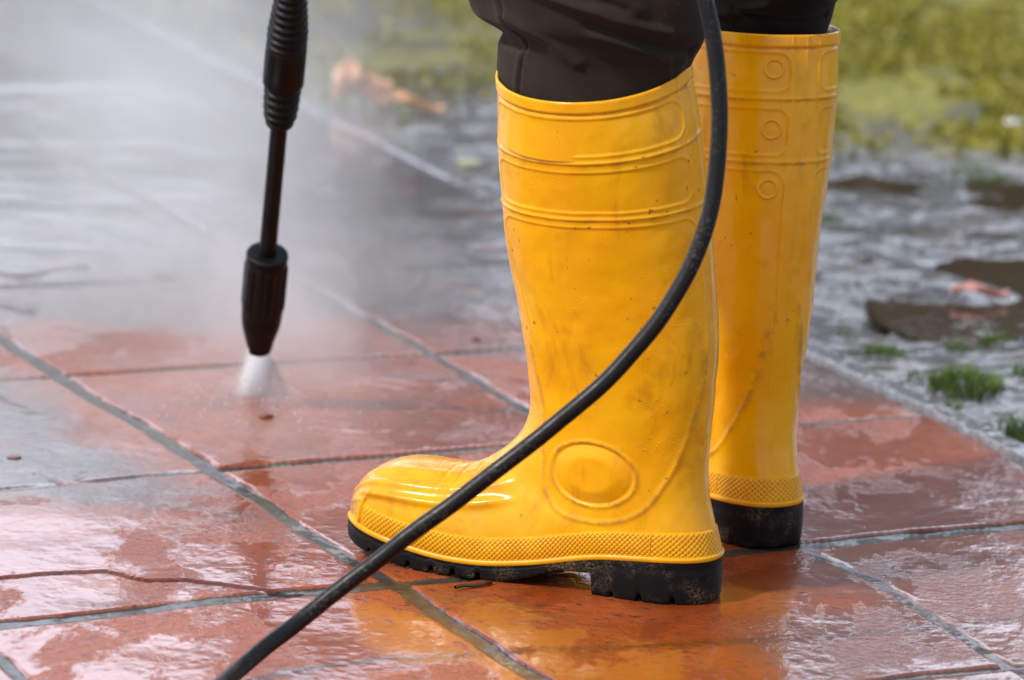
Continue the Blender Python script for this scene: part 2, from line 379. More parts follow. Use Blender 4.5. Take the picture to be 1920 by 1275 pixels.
def height(x, y):
    """returns z, joint, tileid, crack, grime, flow, moss, region (0 pavement, 1 kerb, 2 ground)"""
    wob = fbm(x * 9, y * 9, 5, 3) * 0.0036 + fbm(x * 45, y * 45, 6, 2) * 0.0012
    dmin = np.full(x.shape, 9.0); ia = np.zeros(x.shape); ib = np.zeros(x.shape); cs = 0.905
    for k in range(-9, 16):
        dy = (y - A_line(k, x)) * cs + wob
        hw = 0.0050 if k != 0 else 0.0088
        dmin = np.minimum(dmin, np.abs(dy) - hw); ia += dy > 0
    for k in range(-12, 3):
        dx = (x - B_line(k, y)) * cs + wob * 1.2
        hw = 0.0056 if k not in (0,) else 0.0074
        dmin = np.minimum(dmin, np.abs(dx) - hw); ib += dx > 0
    kx = x - B_line(2, y); kb0 = x - B_line(0, y)
    near = 1 - sstep(1.0, 2.5, np.hypot(x, y - 4.2))
    tr = hash2(ia, ib, 3); t2 = hash2(ia, ib, 8); t3 = hash2(ia, ib, 11)
    bev = np.clip(dmin / 0.0032 + .1, 0, 1); bev = 1 - (1 - bev) ** 2
    z = (tr - 0.5) * 0.0016 + ((t2 - .5) * np.sin(x * 17) + (t3 - .5) * np.sin(y * 15)) * 0.0012
    z = z + fbm(x * 16, y * 16, 20, 3, .4) * 0.00055 + fbm(x * 130, y * 130, 24, 3) * 0.00010
    zj = -0.0016 + fbm(x * 40, y * 40, 31, 4) * 0.0012
    joint = 1 - sstep(-0.0005, 0.0012, dmin)
    bev = np.maximum(bev, .8 * sstep(4.35, 4.75, y))
    zp = zj * (1 - bev) + z * bev
    # crack with spalled strip in front of it
    cx = np.array([c[0] for c in CRACK]); cy = np.array([c[1] for c in CRACK])
    yc = np.interp(x, cx, cy) + fbm(x * 60, y * 0, 44, 3) * 0.003
    dc = (y - yc); inr = sstep(-0.475, -0.455, x) * (1 - sstep(-0.158, -0.148, x))
    crack = np.exp(-(dc / 0.0022) ** 2) * inr
    front = sstep(-0.05, -0.001, dc) * (dc < 0) * inr * (y > A_line(0, x))
    zp = zp - crack * 0.0026 - front * 0.0003
    # kerb and ground
    kz = 0.001 + fbm(x * 60, y * 60, 51, 3) * 0.0012
    kb = np.minimum(np.clip((kx - 0.004) / 0.006, 0, 1), np.clip((KERB_W - kx) / 0.006, 0, 1))
    kz = kz - (1 - kb) ** 2 * 0.006 * (1 - .8 * sstep(4.5, 5.0, y))
    dg = kx - KERB_W
    gn = fbm(x * 5, y * 5, 61, 3) * 0.012 + fbm(x * 18, y * 18, 66, 3) * 0.0048 + np.abs(fbm(x * 70, y * 70, 71, 3)) * 0.0010
    mossm = sstep(-0.16, 0.22, (y - (5.74 - 0.25 * (x - 0.4) + fbm(x * 3.2, y * 3.2, 81, 3) * 0.35)) * sstep(-0.25, 0.45, x) - 0.05 * (x < 0.1))
    m2 = sstep(-0.08, 0.12, fbm(x * 3.0 + 3.1, y * 2.0, 85, 4)) * sstep(5.55, 6.0, y) * sstep(-0.5, -0.1, x)
    mossm = np.maximum(mossm, m2)
    gz = -0.010 + gn * near + mossm * (0.016 + np.abs(fbm(x * 30, y * 30, 91, 3)) * 0.018) * near
    gz = gz - 0.016 * np.exp(-(((x - 0.47) / 0.15) ** 2 + ((y - 4.64) / 0.075) ** 2)) - 0.012 * np.exp(-(((x - 0.52) / 0.08) ** 2 + ((y - 4.9) / 0.06) ** 2))
    gz = gz * sstep(0, 0.02, dg) + -0.008 * (1 - sstep(0, 0.02, dg))
    region = np.where(kx < 0.004, 0, np.where(kx < KERB_W, 1, 2))
    zz = np.where(region == 0, zp, np.where(region == 1, kz, gz))
    joint = np.where(region == 0, np.maximum(joint, sstep(-0.008, -0.004, kx)), 0)
    grime = sstep(-0.08, 0.26, (y - 4.33 - .25 * (x + .1)) + fbm(x * 7, y * 7, 95, 4) * 0.22) * 1.0
    grime = np.maximum(grime, sstep(0.12, 0.22, x) * sstep(4.16, 4.26, y) * 0.85)
    gl = sstep(.0, -.10, kb0 + fbm(x * 14, y * 14, 93, 3) * .05) * sstep(3.64, 3.76, y - .3 * (x + .4) + fbm(x * 9, y * 9, 96, 3) * .10)
    grime = np.maximum(grime, gl * .95)
    flow_gl = gl * .22 * (y < 4.5)
    gr_ = .8 * sstep(-.15, .25, fbm(x * 7, y * 5, 97, 4) + .35 * sstep(.15, .3, x)) * sstep(.10, .24, x) * sstep(3.72, 3.62, y) * .62
    grime = np.maximum(grime, gr_)
    dsp = np.hypot((x - SPRAY[0] - 0.06) / 1.25, y - SPRAY[1] - 0.02)
    flow = np.exp(-(dsp / 0.19) ** 2)
    zz = zz + np.where(region == 0, flow * 0.0003 * np.sin(dsp * 230 + 9 * fbm(x * 9, y * 9, 99, 4))* (.4+.6*fbm(x*25,y*25,98,2)) * sstep(0.01, 0.05, dsp) * bev, 0)
    flow = np.maximum(flow, flow_gl)
    crack = np.maximum(crack, np.exp(-((dc - .0005) / 0.0058) ** 2) * inr * (.75 + .25 * fbm(x * 80, y * 80, 47, 2)))
    return zz, joint, tr, crack, grime, flow, mossm, region

def build_ground():
    us = np.concatenate([[-60, -30, -14, -7, -3.5, -2, -1.4, -1.0, -.8], np.arange(-.66, -.145, .006), np.linspace(-.14, .14, 820), np.arange(.146, .50, .006), [.6, .8, 1.0, 1.4, 2, 3.5, 7, 14, 30, 60]])
    ys = [-50, -20, -8, -3, -1, 0, 1, 1.8, 2.3, 2.6, 2.8]
    y = 2.86
    while y < 3.16: ys.append(y); y += .012
    while y < 7.6: ys.append(y); y += 0.0027 * (y / 3.3) ** 2
    while y < 60: ys.append(y); y *= 1.07
    ys += [80, 120, 180]
    ys = np.array(ys)
    YY, UU = np.meshgrid(ys, us, indexing='ij')
    sc_ = np.clip(YY, 2.86, 8.0)
    XX = UU * sc_
    z, joint, tid, crack, grime, flow, moss, reg = height(XX, YY)
    far = np.hypot(XX, YY - 4.5) > 6
    z = np.where(far, np.where(reg == 2, -0.01, 0), z)
    nr, nc = XX.shape
    V = np.stack([XX, YY, z], -1).reshape(-1, 3)
    F = grid_faces(nr, nc)
    rg = reg.reshape(-1)[F[:, 0]]
    names = ['pavement', 'kerb', 'ground']; mats = [M['pave'], M['kerb'], M['ground']]
    lab = ['wet terracotta square tile paving with grey mortar joints', 'narrow wet concrete kerb strip along the paving',
           'wet muddy grey ground with moss beyond the kerb']
    for r in range(3):
        f = F[rg == r]
        used, inv = np.unique(f.ravel(), return_inverse=True)
        o = mesh_obj(names[r], V[used], inv.reshape(f.shape), mats[r])
        tag(o, label=lab[r], cat=names[r], kind='structure')
        for nm, arr in (('joint', joint), ('tile', tid), ('crack', crack), ('grime', grime), ('flow', flow), ('moss', moss), ('dist', YY)):
            a = o.data.attributes.new(nm, 'FLOAT', 'POINT'); a.data.foreach_set('value', arr.reshape(-1)[used].astype(np.float32))
build_ground()
wv = []; wf = []
N_ = 40
for k in range(N_):
    a = 2 * math.pi * k / N_; r = 1 + 0.15 * math.sin(3 * a) + 0.08 * math.sin(7 * a)
    wv.append((0.75 + 0.50 * r * math.cos(a), 4.95 + 0.62 * r * math.sin(a), -0.0122))
# keep the sheet on the mud side of the kerb
wv = [(max(x, float(B_line(2, np.array(y))) + KERB_W + 0.012), y, z) for x, y, z in wv]
tag(mesh_obj('puddle_water', wv, [list(range(N_))], M['water'], smooth=False), 'brown shallow puddle water lying in the mud', 'puddle', kind='structure')

def surf_z(x, y):
    return float(height(np.array([[x]], float), np.array([[y]], float))[0][0, 0])

# ------------------------------------------------------------------ boots
def cr_interp(ts, P, t):
    """monotone-ish cubic (Catmull-Rom, non uniform) of table P (n,m) at t"""
    P = np.asarray(P, float); ts = np.asarray(ts, float)
    m = np.zeros_like(P)
    d = (P[1:] - P[:-1]) / (ts[1:] - ts[:-1])[:, None]
    h0 = (ts[1:-1] - ts[:-2])[:, None]; h1 = (ts[2:] - ts[1:-1])[:, None]
    m[1:-1] = (d[:-1] * h1 + d[1:] * h0) / (h0 + h1); m[0] = d[0]; m[-1] = d[-1]
    i = np.clip(np.searchsorted(ts, t, side='right') - 1, 0, len(ts) - 2)
    h = (ts[i + 1] - ts[i]); s = ((t - ts[i]) / h)[:, None]; h = h[:, None]
    return (2 * s ** 3 - 3 * s ** 2 + 1) * P[i] + (s ** 3 - 2 * s ** 2 + s) * h * m[i] + (-2 * s ** 3 + 3 * s ** 2) * P[i + 1] + (s ** 3 - s ** 2) * h * m[i + 1]

# Tx, Tz, Bx, Bz, W, k, nt, nb, yc, drop
KEYS = [
    (.2010, .4105, .0405, .4180, .0625, .50, 2.05, 2.05, 1.00, .020),
    (.1955, .3560, .0295, .3680, .0635, .50, 2.05, 2.05, .78, .0150),
    (.1885, .3020, .0215, .3120, .0610, .50, 2.05, 2.05, .50, .0090),
    (.1800, .2500, .0155, .2580, .0570, .50, 2.05, 2.05, .26, .0050),
    (.1695, .1980, .0110, .2020, .0515, .50, 2.05, 2.1, .10, .0020),
    (.1635, .1660, .0105, .1580, .0465, .49, 2.0, 2.1, .03, .0),
    (.1615, .1400, .0125, .1160, .0425, .48, 2.0, 2.1, 0, 0),
    (.1665, .1190, .0100, .0800, .0400, .47, 2.0, 2.2, 0, 0),
    (.1760, .1040, .0030, .0520, .0390, .46, 2.0, 2.3, 0, 0),
    (.1870, .0940, -.0005, .0270, .0395, .44, 2.0, 2.6, 0, 0),
    (.1970, .0870, .0300, .0240, .0405, .42, 2.0, 3.2, 0, 0),
    (.2080, .0815, .0750, .0215, .0410, .40, 2.0, 3.6, 0, 0),
    (.2230, .0775, .1250, .0120, .0450, .38, 2.1, 3.8, -.01, 0),
    (.2430, .0765, .1780, .0040, .0500, .36, 2.2, 3.8, -.02, 0),
    (.2630, .0755, .2220, .0040, .0510, .36, 2.3, 3.6, -.06, 0),
    (.2810, .0715, .2600, .0090, .0480, .37, 2.4, 3.4, -.14, 0),
    (.2960, .0645, .2870, .0140, .0415, .38, 2.4, 3.2, -.22, 0),
    (.3065, .0540, .3030, .0180, .0315, .40, 2.3, 3.0, -.28, 0),
    (.3130, .0430, .3125, .0200, .0185, .42, 2.2, 2.6, -.30, 0),
    (.3155, .0320, .3158, .0215, .0020, .45, 2.0, 2.0, -.30, 0),
]
LIP = ([-.01, .04, .09, .118, .16, .20, .248, .28, .32], [.0360, .0350, .0305, .0225, .0145, .0115, .0155, .0205, .0270])
def zlip(x): 
    xs = np.linspace(-.01, .32, 67); v = np.interp(xs, *LIP)
    k = np.ones(9) / 9; v = np.convolve(np.pad(v, 4, 'edge'), k, 'valid')
    return np.interp(x, xs, v)
UCURVE = [(.155, .215), (.1455, .17), (.1395, .1468), (.138, .108), (.1347, .0786), (.1211, .0640), (.0980, .0590), (.0745, .0610), (.0489, .0735), (.0330, .098), (.0190, .14), (.0125, .19), (.0110, .235)]

def poly_dist(px, pz, pts):
    d = np.full(px.shape, 9.0)
    for (x0, z0), (x1, z1) in zip(pts[:-1], pts[1:]):
        vx, vz = x1 - x0, z1 - z0
        t = np.clip(((px - x0) * vx + (pz - z0) * vz) / (vx * vx + vz * vz), 0, 1)
        d = np.minimum(d, np.hypot(px - x0 - t * vx, pz - z0 - t * vz))
    return d
def smooth_poly(pts, n=60):
    P = np.array(pts); ts = np.concatenate([[0], np.cumsum(np.hypot(*(P[1:] - P[:-1]).T))])
    return [tuple(q) for q in cr_interp(ts, P, np.linspace(0, ts[-1], n))]

def boot(parent, origin, dirv, ysign, lean, tilt, keyadj, seed, label, lean_x=0.0):
    """ysign = +1: the boot's outer side is local +y (left foot)."""
    K = np.array(KEYS, float)
    K[:, 8] = np.where(K[:, 8] >= 0, K[:, 8] * lean, K[:, 8] * 0.02 * ysign)
    K[:, 9] *= tilt
    for i, (dT, dB, dW) in keyadj.items():
        K[i, 0] += dT; K[i, 2] += dB; K[i, 4] += dW
    mid = (K[:, 0:2] + K[:, 2:4]) / 2
    ln = np.hypot(*(K[1:, 0:2] - K[:-1, 0:2]).T) * .5 + np.hypot(*(K[1:, 2:4] - K[:-1, 2:4]).T) * .5
    ts = np.concatenate([[0], np.cumsum(ln)])
    NS, NP = 620, 460
    t = np.linspace(0, ts[-1], NS)
    # extra density near the toe
    S = cr_interp(ts, K, t)
    phi = np.linspace(0, 2 * np.pi, NP, endpoint=False)
    c = np.cos(phi)[None, :]; s = np.sin(phi)[None, :]
    Tx, Tz, Bx, Bz, W, kk, nt_, nb_, yc, drop = [S[:, i][:, None] for i in range(10)]
    W = np.maximum(W, .001)
    Cx = Bx + kk * (Tx - Bx); Cz = Bz + kk * (Tz - Bz)
    top = c > 0
    nn = np.where(top, nt_, nb_)
    ca = np.abs(c) ** (2 / nn); sa = np.abs(s) ** (2 / nn) * np.sign(s)
    X = Cx + np.where(top, (Tx - Cx) * ca, (Bx - Cx) * ca)
    Z = Cz + np.where(top, (Tz - Cz) * ca, (Bz - Cz) * ca)
    Y = W * sa
    Z = Z - drop * Y / .0625 + 0 * Y
    Y = Y + yc
    P = np.stack([X, Y, Z], -1)
    # soft dents
    th = phi[None, :]
    dent = fbm(th * 1.6 + 0 * t[:, None], t[:, None] * 16 + 0 * th, seed, 3) * .0016 * (1 - sstep(.30, .36, t[:, None]))
    dent = dent * np.minimum(1, np.abs(np.pi - np.abs(th - np.pi)) * 3 + .2)
    def normals(P):
        ds = np.gradient(P, axis=0); dp = (np.roll(P, -1, 1) - np.roll(P, 1, 1))
        n = np.cross(dp, ds); n /= np.maximum(np.linalg.norm(n, axis=-1, keepdims=True), 1e-12)
        return n
    n = normals(P)
    cen = np.stack([Cx + 0 * X, yc + 0 * X, Cz + 0 * X], -1)
    if ((P - cen) * n).sum(-1).mean() < 0: n = -n
    # ---- raised detail
    zc = (Tz + Bz) / 2
    phd = np.degrees(np.where(phi > np.pi, 2 * np.pi - phi, phi))[None, :] + 0 * zc
    D = dent.copy()
    def ridge(d, wd): return np.exp(-(d / wd) ** 2)
    shaft = sstep(.17, .19, zc)
    ztop = zc[0, 0]
    D += .0010 * sstep(ztop - .0095, ztop - .0080, zc) - .0007 * ridge(zc - (ztop - .0100), .0009)
    D += .0010 * ridge(zc - .3630, .0013) + .0009 * ridge(zc - .3130, .0013)
    R = .068
    bk = 168.0
    arc = np.radians(phd) * R
    def rrect(a0, a1, z0, z1, r):
        cxx, hx = (a0 + a1) / 2, (a1 - a0) / 2; cz, hz = (z0 + z1) / 2, (z1 - z0) / 2
        qx = np.abs(arc - cxx) - hx + r; qz = np.abs(zc - cz) - hz + r
        return np.hypot(np.maximum(qx, 0), np.maximum(qz, 0)) + np.minimum(np.maximum(qx, qz), 0) - r
    fr = np.interp(zc, [.17, .215, .30, .40], [48, 42, 33, 30])
    for z0, z1 in ((.3690, .4010), (.3185, .3550)):
        d = rrect(np.radians(fr) * R, np.radians(bk) * R, z0, z1, .011)
        D += .00045 * ridge(d, .0012) - .0004 * sstep(.0, -.002, d)
    d = rrect(np.radians(fr) * R, np.radians(bk) * R, .12, .3062, .013)
    up_ = sstep(.195, .215, zc)
    D += (.00045 * ridge(d, .0012) - .0004 * sstep(.0, -.002, d)) * up_
    U = smooth_poly(UCURVE)
    du = poly_dist(X, Z, U)
    side = sstep(22, 34, phd) * sstep(176, 168, phd)
    D += .0008 * ridge(du, .0020) * (1 - up_) * side
    D += .0012 * ridge(phd * R * .0175 - 180 * R * .0175, .0011) * shaft * .6           # back seam
    D += .0009 * ridge((180 - phd) * .0175 * R - .0135, .0014) * sstep(.10, .16, zc)
    # ankle disc
    dd = (np.hypot((X - .0925) / .0375, (Z - .0975) / .0260) - 1) * .030
    sidez = sstep(.028, .036, np.abs(Y - yc))
    D += sidez * (.0009 * ridge(dd, .0018) + .0030 * sstep(-.002, -.016, dd) - .0006 * ridge(dd + .0030, .0014))
    # toe and instep ribs
    foot = sstep(.125, .118, Z) * sstep(.115, .150, X)
    tx = np.clip((X - .285) / .016, 0, 1)
    ribs = ((24, .0012, 4.6), (45, .0021, 4.6), (61, .0026, 4.2))
    blend = sstep(.150, .185, X) * sstep(.17, .12, Z)
    for pa, am, wd in ribs:
        pa2 = pa + 0 * X
        if pa == 61: pa2 = 61 + 70 * tx ** 1.5
        D += am * ridge(phd - pa2, wd) * blend * sstep(.3135, .306, X)
    D += .0020 * sstep(65, 57, phd - 0) * blend * sstep(.305, .285, X)
    D += -.0010 * sstep(66, 76, phd) * sstep(.288, .296, X) * sstep(.314, .306, X) * sstep(.022, .030, Z)
    # instep flex wrinkles
    D += -.0007 * ridge(np.sin(X * 260 + Z * 60), .35) * sstep(60, 20, phd) * sstep(.18, .20, X) * sstep(.245, .22, X) * sstep(.12, .1, Z)
    D += fbm(X * 60, Z * 60 + Y * 40, seed + 7, 2) * .00035
    P2 = P + n * D[..., None]
    dirt = np.clip(ridge(du, .003) * side * (1 - up_) * .5 + ridge(dd, .002) * sidez * .6 + ridge(zc - .3612, .0016) * .5 + ridge(zc - .3112, .0016) * .5
                   + ridge(zc - (ztop - .0105), .0015) * .5 + sstep(.285, .31, X) * .3 + ridge((180 - phd) * .0175 * R, .006) * shaft * .25 + blend * .3, 0, 1)
    V = P2.reshape(-1, 3)
    F = grid_faces(NS, NP, wrap=True)
    # rim thickness and inner wall
    rows = [P2[0]]; base = P2[0]; nin = n[0] * np.array([1, 1, 0])
    extra = []
    for off, dz in ((-.0004, .0009), (-.0012, .0013), (-.0021, .0009), (-.0026, 0), (-.003, -.02), (-.0035, -.045)):
        extra.append(base + nin * off + np.array([0, 0, dz]))
    E_ = np.array(extra)[::-1]                       # innermost first
    nE = len(E_)
    V = np.concatenate([E_.reshape(-1, 3), V])
    F = np.concatenate([grid_faces(nE + 1, NP, wrap=True), F + nE * NP])
    # toe cap fan
    tip = len(V); V = np.concatenate([V, P2[-1].mean(0, keepdims=True)])
    last = (nE + NS - 1) * NP
    capf = np.array([(last + i, last + (i + 1) % NP, tip, tip) for i in range(NP)])
    d3 = np.array([dirv[0], dirv[1], 0.]); n3 = np.array([-dirv[1], dirv[0], 0.])
    def towrld(v):
        v = np.asarray(v, float).reshape(-1, 3)
        lx = lean_x * np.clip(v[:, 2] - .14, 0, 1) ** 1.0
        w_ = np.array([0, 0, 0.]) + (v[:, :1] + lx[:, None]) * d3 + v[:, 1:2] * n3
        w_[:, 2] = v[:, 2]
        return w_
    # orientation test
    Ff = F
    a_, b_, c_ = V[Ff[:, 0]], V[Ff[:, 1]], V[Ff[:, 3]]
    nf = np.cross(b_ - a_, c_ - a_)
    outer = np.arange(len(Ff)) >= nE * NP
    cc = (cen.reshape(-1, 3))[np.clip(Ff[outer][:, 0] - nE * NP, 0, NS * NP - 1)]
    if ((a_[outer] - cc) * nf[outer]).sum() < 0: Ff = Ff[:, ::-1]
    # d3,n3,z is right-handed so orientation is kept
    b = mesh_obj('rubber_boot', towrld(V), np.ascontiguousarray(Ff), M['boot'], parent)
    b.location = (origin[0], origin[1], 0)
    tag(b, label)
    at = b.data.attributes.new('dirt', 'FLOAT', 'POINT')
    dv = np.zeros(len(V)); dv[nE * NP:nE * NP + NS * NP] = dirt.reshape(-1); at.data.foreach_set('value', dv.astype(np.float32))
    # ---- outline of the body near the sole
    from mathutils.bvhtree import BVHTree
    sub = P2[::4, ::4]; ns_, np_ = sub.shape[:2]
    bvh = BVHTree.FromPolygons([tuple(q) for q in sub.reshape(-1, 3)], [tuple(int(i) for i in f) for f in grid_faces(ns_, np_, wrap=True)])
    # stations: heel semicircle, side, toe semicircle, side
    NU = 900
    xa, xb_ = .040, .262
    st = []
    L = [math.pi * .037, xb_ - xa, math.pi * .05, xb_ - xa]; tot = sum(L)
    for i in range(NU):
        q = tot * i / NU
        if q < L[0]: a = math.pi / 2 + math.pi * q / L[0]; st.append((xa, math.cos(a), math.sin(a)))       # +y side -> heel -> -y side
        elif q < L[0] + L[1]: st.append((xa + (q - L[0]), 0, -1))
        elif q < L[0] + L[1] + L[2]: a = -math.pi / 2 + math.pi * (q - L[0] - L[1]) / L[2]; st.append((xb_, math.cos(a), math.sin(a)))
        else: st.append((xb_ - (q - L[0] - L[1] - L[2]), 0, 1))
    def outline(hoff):
        pts = []
        for cx_, dx_, dy_ in st:
            yc_ = -.006 * ysign * max(0, (cx_ - .2) / .06)
            # two steps so the lip height follows where the wall really is
            xx = cx_ + dx_ * .045
            for _ in range(2):
                z_ = float(zlip(xx)) + hoff
                h_ = bvh.ray_cast(Vector((cx_, yc_, z_)), Vector((dx_, dy_, 0)), .3)
                if h_[0] is None: break
                xx = h_[0].x
            r_ = (h_[0] - Vector((cx_, yc_, z_))).length if h_[0] is not None else .04
            pts.append((cx_, yc_, r_, dx_, dy_))
        A = np.array(pts); r = A[:, 2]
        kx_ = np.exp(-np.linspace(-2, 2, 31) ** 2); kx_ /= kx_.sum()
        A[:, 2] = np.convolve(np.concatenate([r[-15:], r, r[:15]]), kx_, 'valid')
        return A
    def place(A, off, hoff=None, zabs=None):
        x = A[:, 0] + A[:, 3] * (A[:, 2] + off); y = A[:, 1] + A[:, 4] * (A[:, 2] + off)
        z = zlip(x) + hoff if zabs is None else zabs(x)
        return np.stack([x, y, z], -1)
    hs = [.0225, .0222, .0215, .019, .015, .011, .0075, .005, .0040]
    offs = [-.0012, .0006, .0013, .0015, .0016, .0016, .0015, .0013, .0012]
    rows = []; kn = []
    cum = None
    for h_, of in zip(hs, offs):
        A = outline(h_); p0 = place(A, of, h_)
        fade = sstep(.300, .284, p0[:, 0])
        of2 = of * fade - .0012 * (1 - fade)
        p0 = place(A, of2, h_)
        rows.append(p0)
        if cum is None:
            seg = np.linalg.norm(np.roll(p0, -1, 0) - p0, axis=1); cum = np.concatenate([[0], np.cumsum(seg)[:-1]])
        pit = 2 * math.pi / .0042
        kn.append(np.stack([cum * pit, (h_ + 0 * cum) * pit, fade * (1 if .0035 < h_ < .0220 else 0) + 0 * cum], -1))
    A0 = outline(.003)
    for of, h_ in ((.0022, .0036), (.0034, .0030), (.0038, .0018), (.0036, .0004), (.0028, -.0006)):
        rows.append(place(A0, of * .8, h_)); kn.append(np.stack([cum, cum, 0 * cum], -1))
    R_ = np.array(rows)
    fb = grid_faces(len(rows), NU, wrap=True)
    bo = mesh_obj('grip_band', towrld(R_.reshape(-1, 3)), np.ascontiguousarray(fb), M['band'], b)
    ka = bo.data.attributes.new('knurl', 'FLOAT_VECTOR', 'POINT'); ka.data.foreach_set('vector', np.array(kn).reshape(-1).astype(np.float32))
    # ---- sole
    def zbot(x, k=0):
        z = np.interp(x, [-.01, .0, .0045, .0875, .0890, .118, .137, .163, .24, .27, .30, .322], [.0025, .0012, 0, 0, .0180, .0165, .0085, .0002, 0, .0030, .0075, .0120])
        for nx, wd, dp in ((.022, .0022, .0065), (.048, .0024, .0065), (.071, .0022, .005), (.182, .0026, .006), (.203, .0026, .006), (.222, .0026, .006), (.243, .0026, .0055), (.262, .0024, .005), (.281, .0022, .004)):
            z = z + dp * np.exp(-((x - nx) / wd) ** 6)
        return z
    rows = []
    hsol = np.linspace(0, 1, 16)
    base0 = place(A0, .0024, -.0002)
    zt = base0[:, 2]
    for i, q in enumerate(hsol):
        inset = .0024 - .0004 * q - .0016 * sstep(.9, 1, q) + .0005 * np.sin(q * 3.1)
        # tread groove line round the sole
        inset = inset - .0006 * math.exp(-((q - .18) / .05) ** 2)
        p0 = place(A0, inset, 0)
        p0[:, 2] = zt * (1 - q) + zbot(p0[:, 0]) * q
        rows.append(p0)
    R_ = np.array(rows); V_ = R_.reshape(-1, 3); f_ = [tuple(int(v) for v in q) for q in grid_faces(len(rows), NU, wrap=True)]
    # underside: span left to right by x, mirrored station index
    lastr = (len(rows) - 1) * NU
    hi = int(round(NU * (L[0] / 2) / tot))
    m_ = NU // 2
    for k in range(m_ - 1):
        a = lastr + (hi + k) % NU; b2 = lastr + (hi + k + 1) % NU; c2 = lastr + (hi - k - 1) % NU; d2 = lastr + (hi - k) % NU
        f_.append((a, d2, c2, b2))
    so_ = mesh_obj('sole', towrld(V_), f_, M['sole'], b)
    # fix normals by a quick test on each piece
    for ob in (bo, so_):
        import bmesh
        bm = bmesh.new(); bm.from_mesh(ob.data); bmesh.ops.recalc_face_normals(bm, faces=bm.faces); bm.to_mesh(ob.data); bm.free()
    return b, P2, n, t, zc, towrld

def unit(a): 
    l = math.hypot(*a); return (a[0] / l, a[1] / l)
person = empty('person', (0.15, 3.60, 0))
tag(person, 'person in dark work trousers tucked into yellow rubber boots on wet tiles', 'person')
def rel(o): o.location = (o.location.x - 0.15, o.location.y - 3.60, o.location.z)
a1 = rad(24); d1 = (-math.cos(a1), math.sin(a1))
b1, P1, n1_, t1, zc1, tw1 = boot(person, (.167, 3.515), d1, +1, .020, 1.0, {0: (-.0105, 0, 0), 1: (-.006, 0, 0), 2: (-.002, 0, 0)}, 3, 'left yellow rubber boot seen from its outer side')
rel(b1)
a2 = rad(29); d2 = (-math.sin(a2), math.cos(a2))
b2, P2_, n2_, t2, zc2, tw2 = boot(person, (.2261, 3.6827), d2, -1, -.018, -.03, {}, 13,
                            'right yellow rubber boot seen from behind with three round studs', lean_x=-0.04)
rel(b2)
# three round studs on the inner side of the right boot
NPc = P2_.shape[1]
for zz in (.3880, .3390, .2920):
    si = int(np.argmin(np.abs(zc2[:, 0] - zz)))
    pj = int(NPc * (156 / 360.0))
    c0 = P2_[si, pj]; nn = n2_[si, pj]; nn = nn / np.linalg.norm(nn)
    tz = np.array([0, 0, 1.]) - nn * nn[2]; tz /= np.linalg.norm(tz); tx_ = np.cross(tz, nn)
    prof = [(.0000, .0012), (.0045, .0012), (.0058, .0009), (.0064, .0012), (.0070, .0021), (.0078, .0022), (.0085, .0014), (.0090, -.001)]
    vv = []; 
    for r_, h_ in prof:
        for k in range(40):
            a = 2 * math.pi * k / 40
            vv.append(c0 + nn * (h_ - r_ * r_ * 7.5 * abs(math.cos(a))) + (tx_ * math.cos(a) + tz * math.sin(a)) * max(r_, .0001))
    o = mesh_obj('stud', tw2(np.array(vv)), np.ascontiguousarray(grid_faces(len(prof), 40, wrap=True)), M['boot'], b2)

# ------------------------------------------------------------------ trousers
def trouser(name, rings, dirv, mat, seed, parent, seamphi=None, folds=()):
    d3 = np.array([dirv[0], dirv[1], 0.]); n3 = np.array([-dirv[1], dirv[0], 0.])
    R = np.array(rings, float)   # z, cx, cy, a, b
    zt = R[:, 0]; NR, NPh = 260, 360
    zs = np.linspace(zt[0], zt[-1], NR); S = cr_interp(zt, R, zs)
    ph = np.linspace(0, 2 * np.pi, NPh, endpoint=False)
    r1 = S[:, 3][:, None]; r2 = S[:, 4][:, None]
    PH = ph[None, :] + 0 * r1; ZZ = S[:, 0][:, None] + 0 * PH
    D = fbm(PH * 1.3 + ZZ * 9, ZZ * 13 - PH * 1.2, seed, 2) * .0045 * sstep(zt[0] + .072, zt[0] + .11, ZZ)
    cyc = np.sin(PH - .6) * .5 + .5
    for (p0, z0, p1, z1, am, wd) in folds:
        d = poly_dist(PH * .065, ZZ, [(p0 * .065, z0), ((p0 + p1) / 2 * .065, (z0 + z1) / 2 - .004), (p1 * .065, z1)])
        D = D + am * np.exp(-(d / wd) ** 2) * sstep(zt[0] + .055, zt[0] + .075, ZZ)
    if seamphi is not None:
        ds = (PH - (seamphi + .25 * np.sin((ZZ - .40) * 14) * .4)) * .065
        D = D + .0012 * np.exp(-((ds + .0035) / .003) ** 2) - .0030 * np.exp(-(ds / .0011) ** 2) + .0006 * np.exp(-((ds - .004) / .003) ** 2)
    ca = np.cos(PH); sa = np.sin(PH)
    cen = np.stack([S[:, 1][:, None] + 0 * PH, S[:, 2][:, None] + 0 * PH, ZZ], -1)
    P = cen + (ca * (r1 + D))[..., None] * d3 + (sa * (r2 + D))[..., None] * n3
    V = P.reshape(-1, 3) - np.array([0.15, 3.60, 0])
    F = grid_faces(NR, NPh, wrap=True)
    V = np.concatenate([V, V[-NPh:].mean(0, keepdims=True)])
    capf = [(NPh * (NR - 1) + i, NPh * (NR - 1) + (i + 1) % NPh, NPh * NR) for i in range(NPh)]
    Fl = [tuple(int(v) for v in q) for q in F] + capf
    return mesh_obj(name, V, Fl, mat, parent)
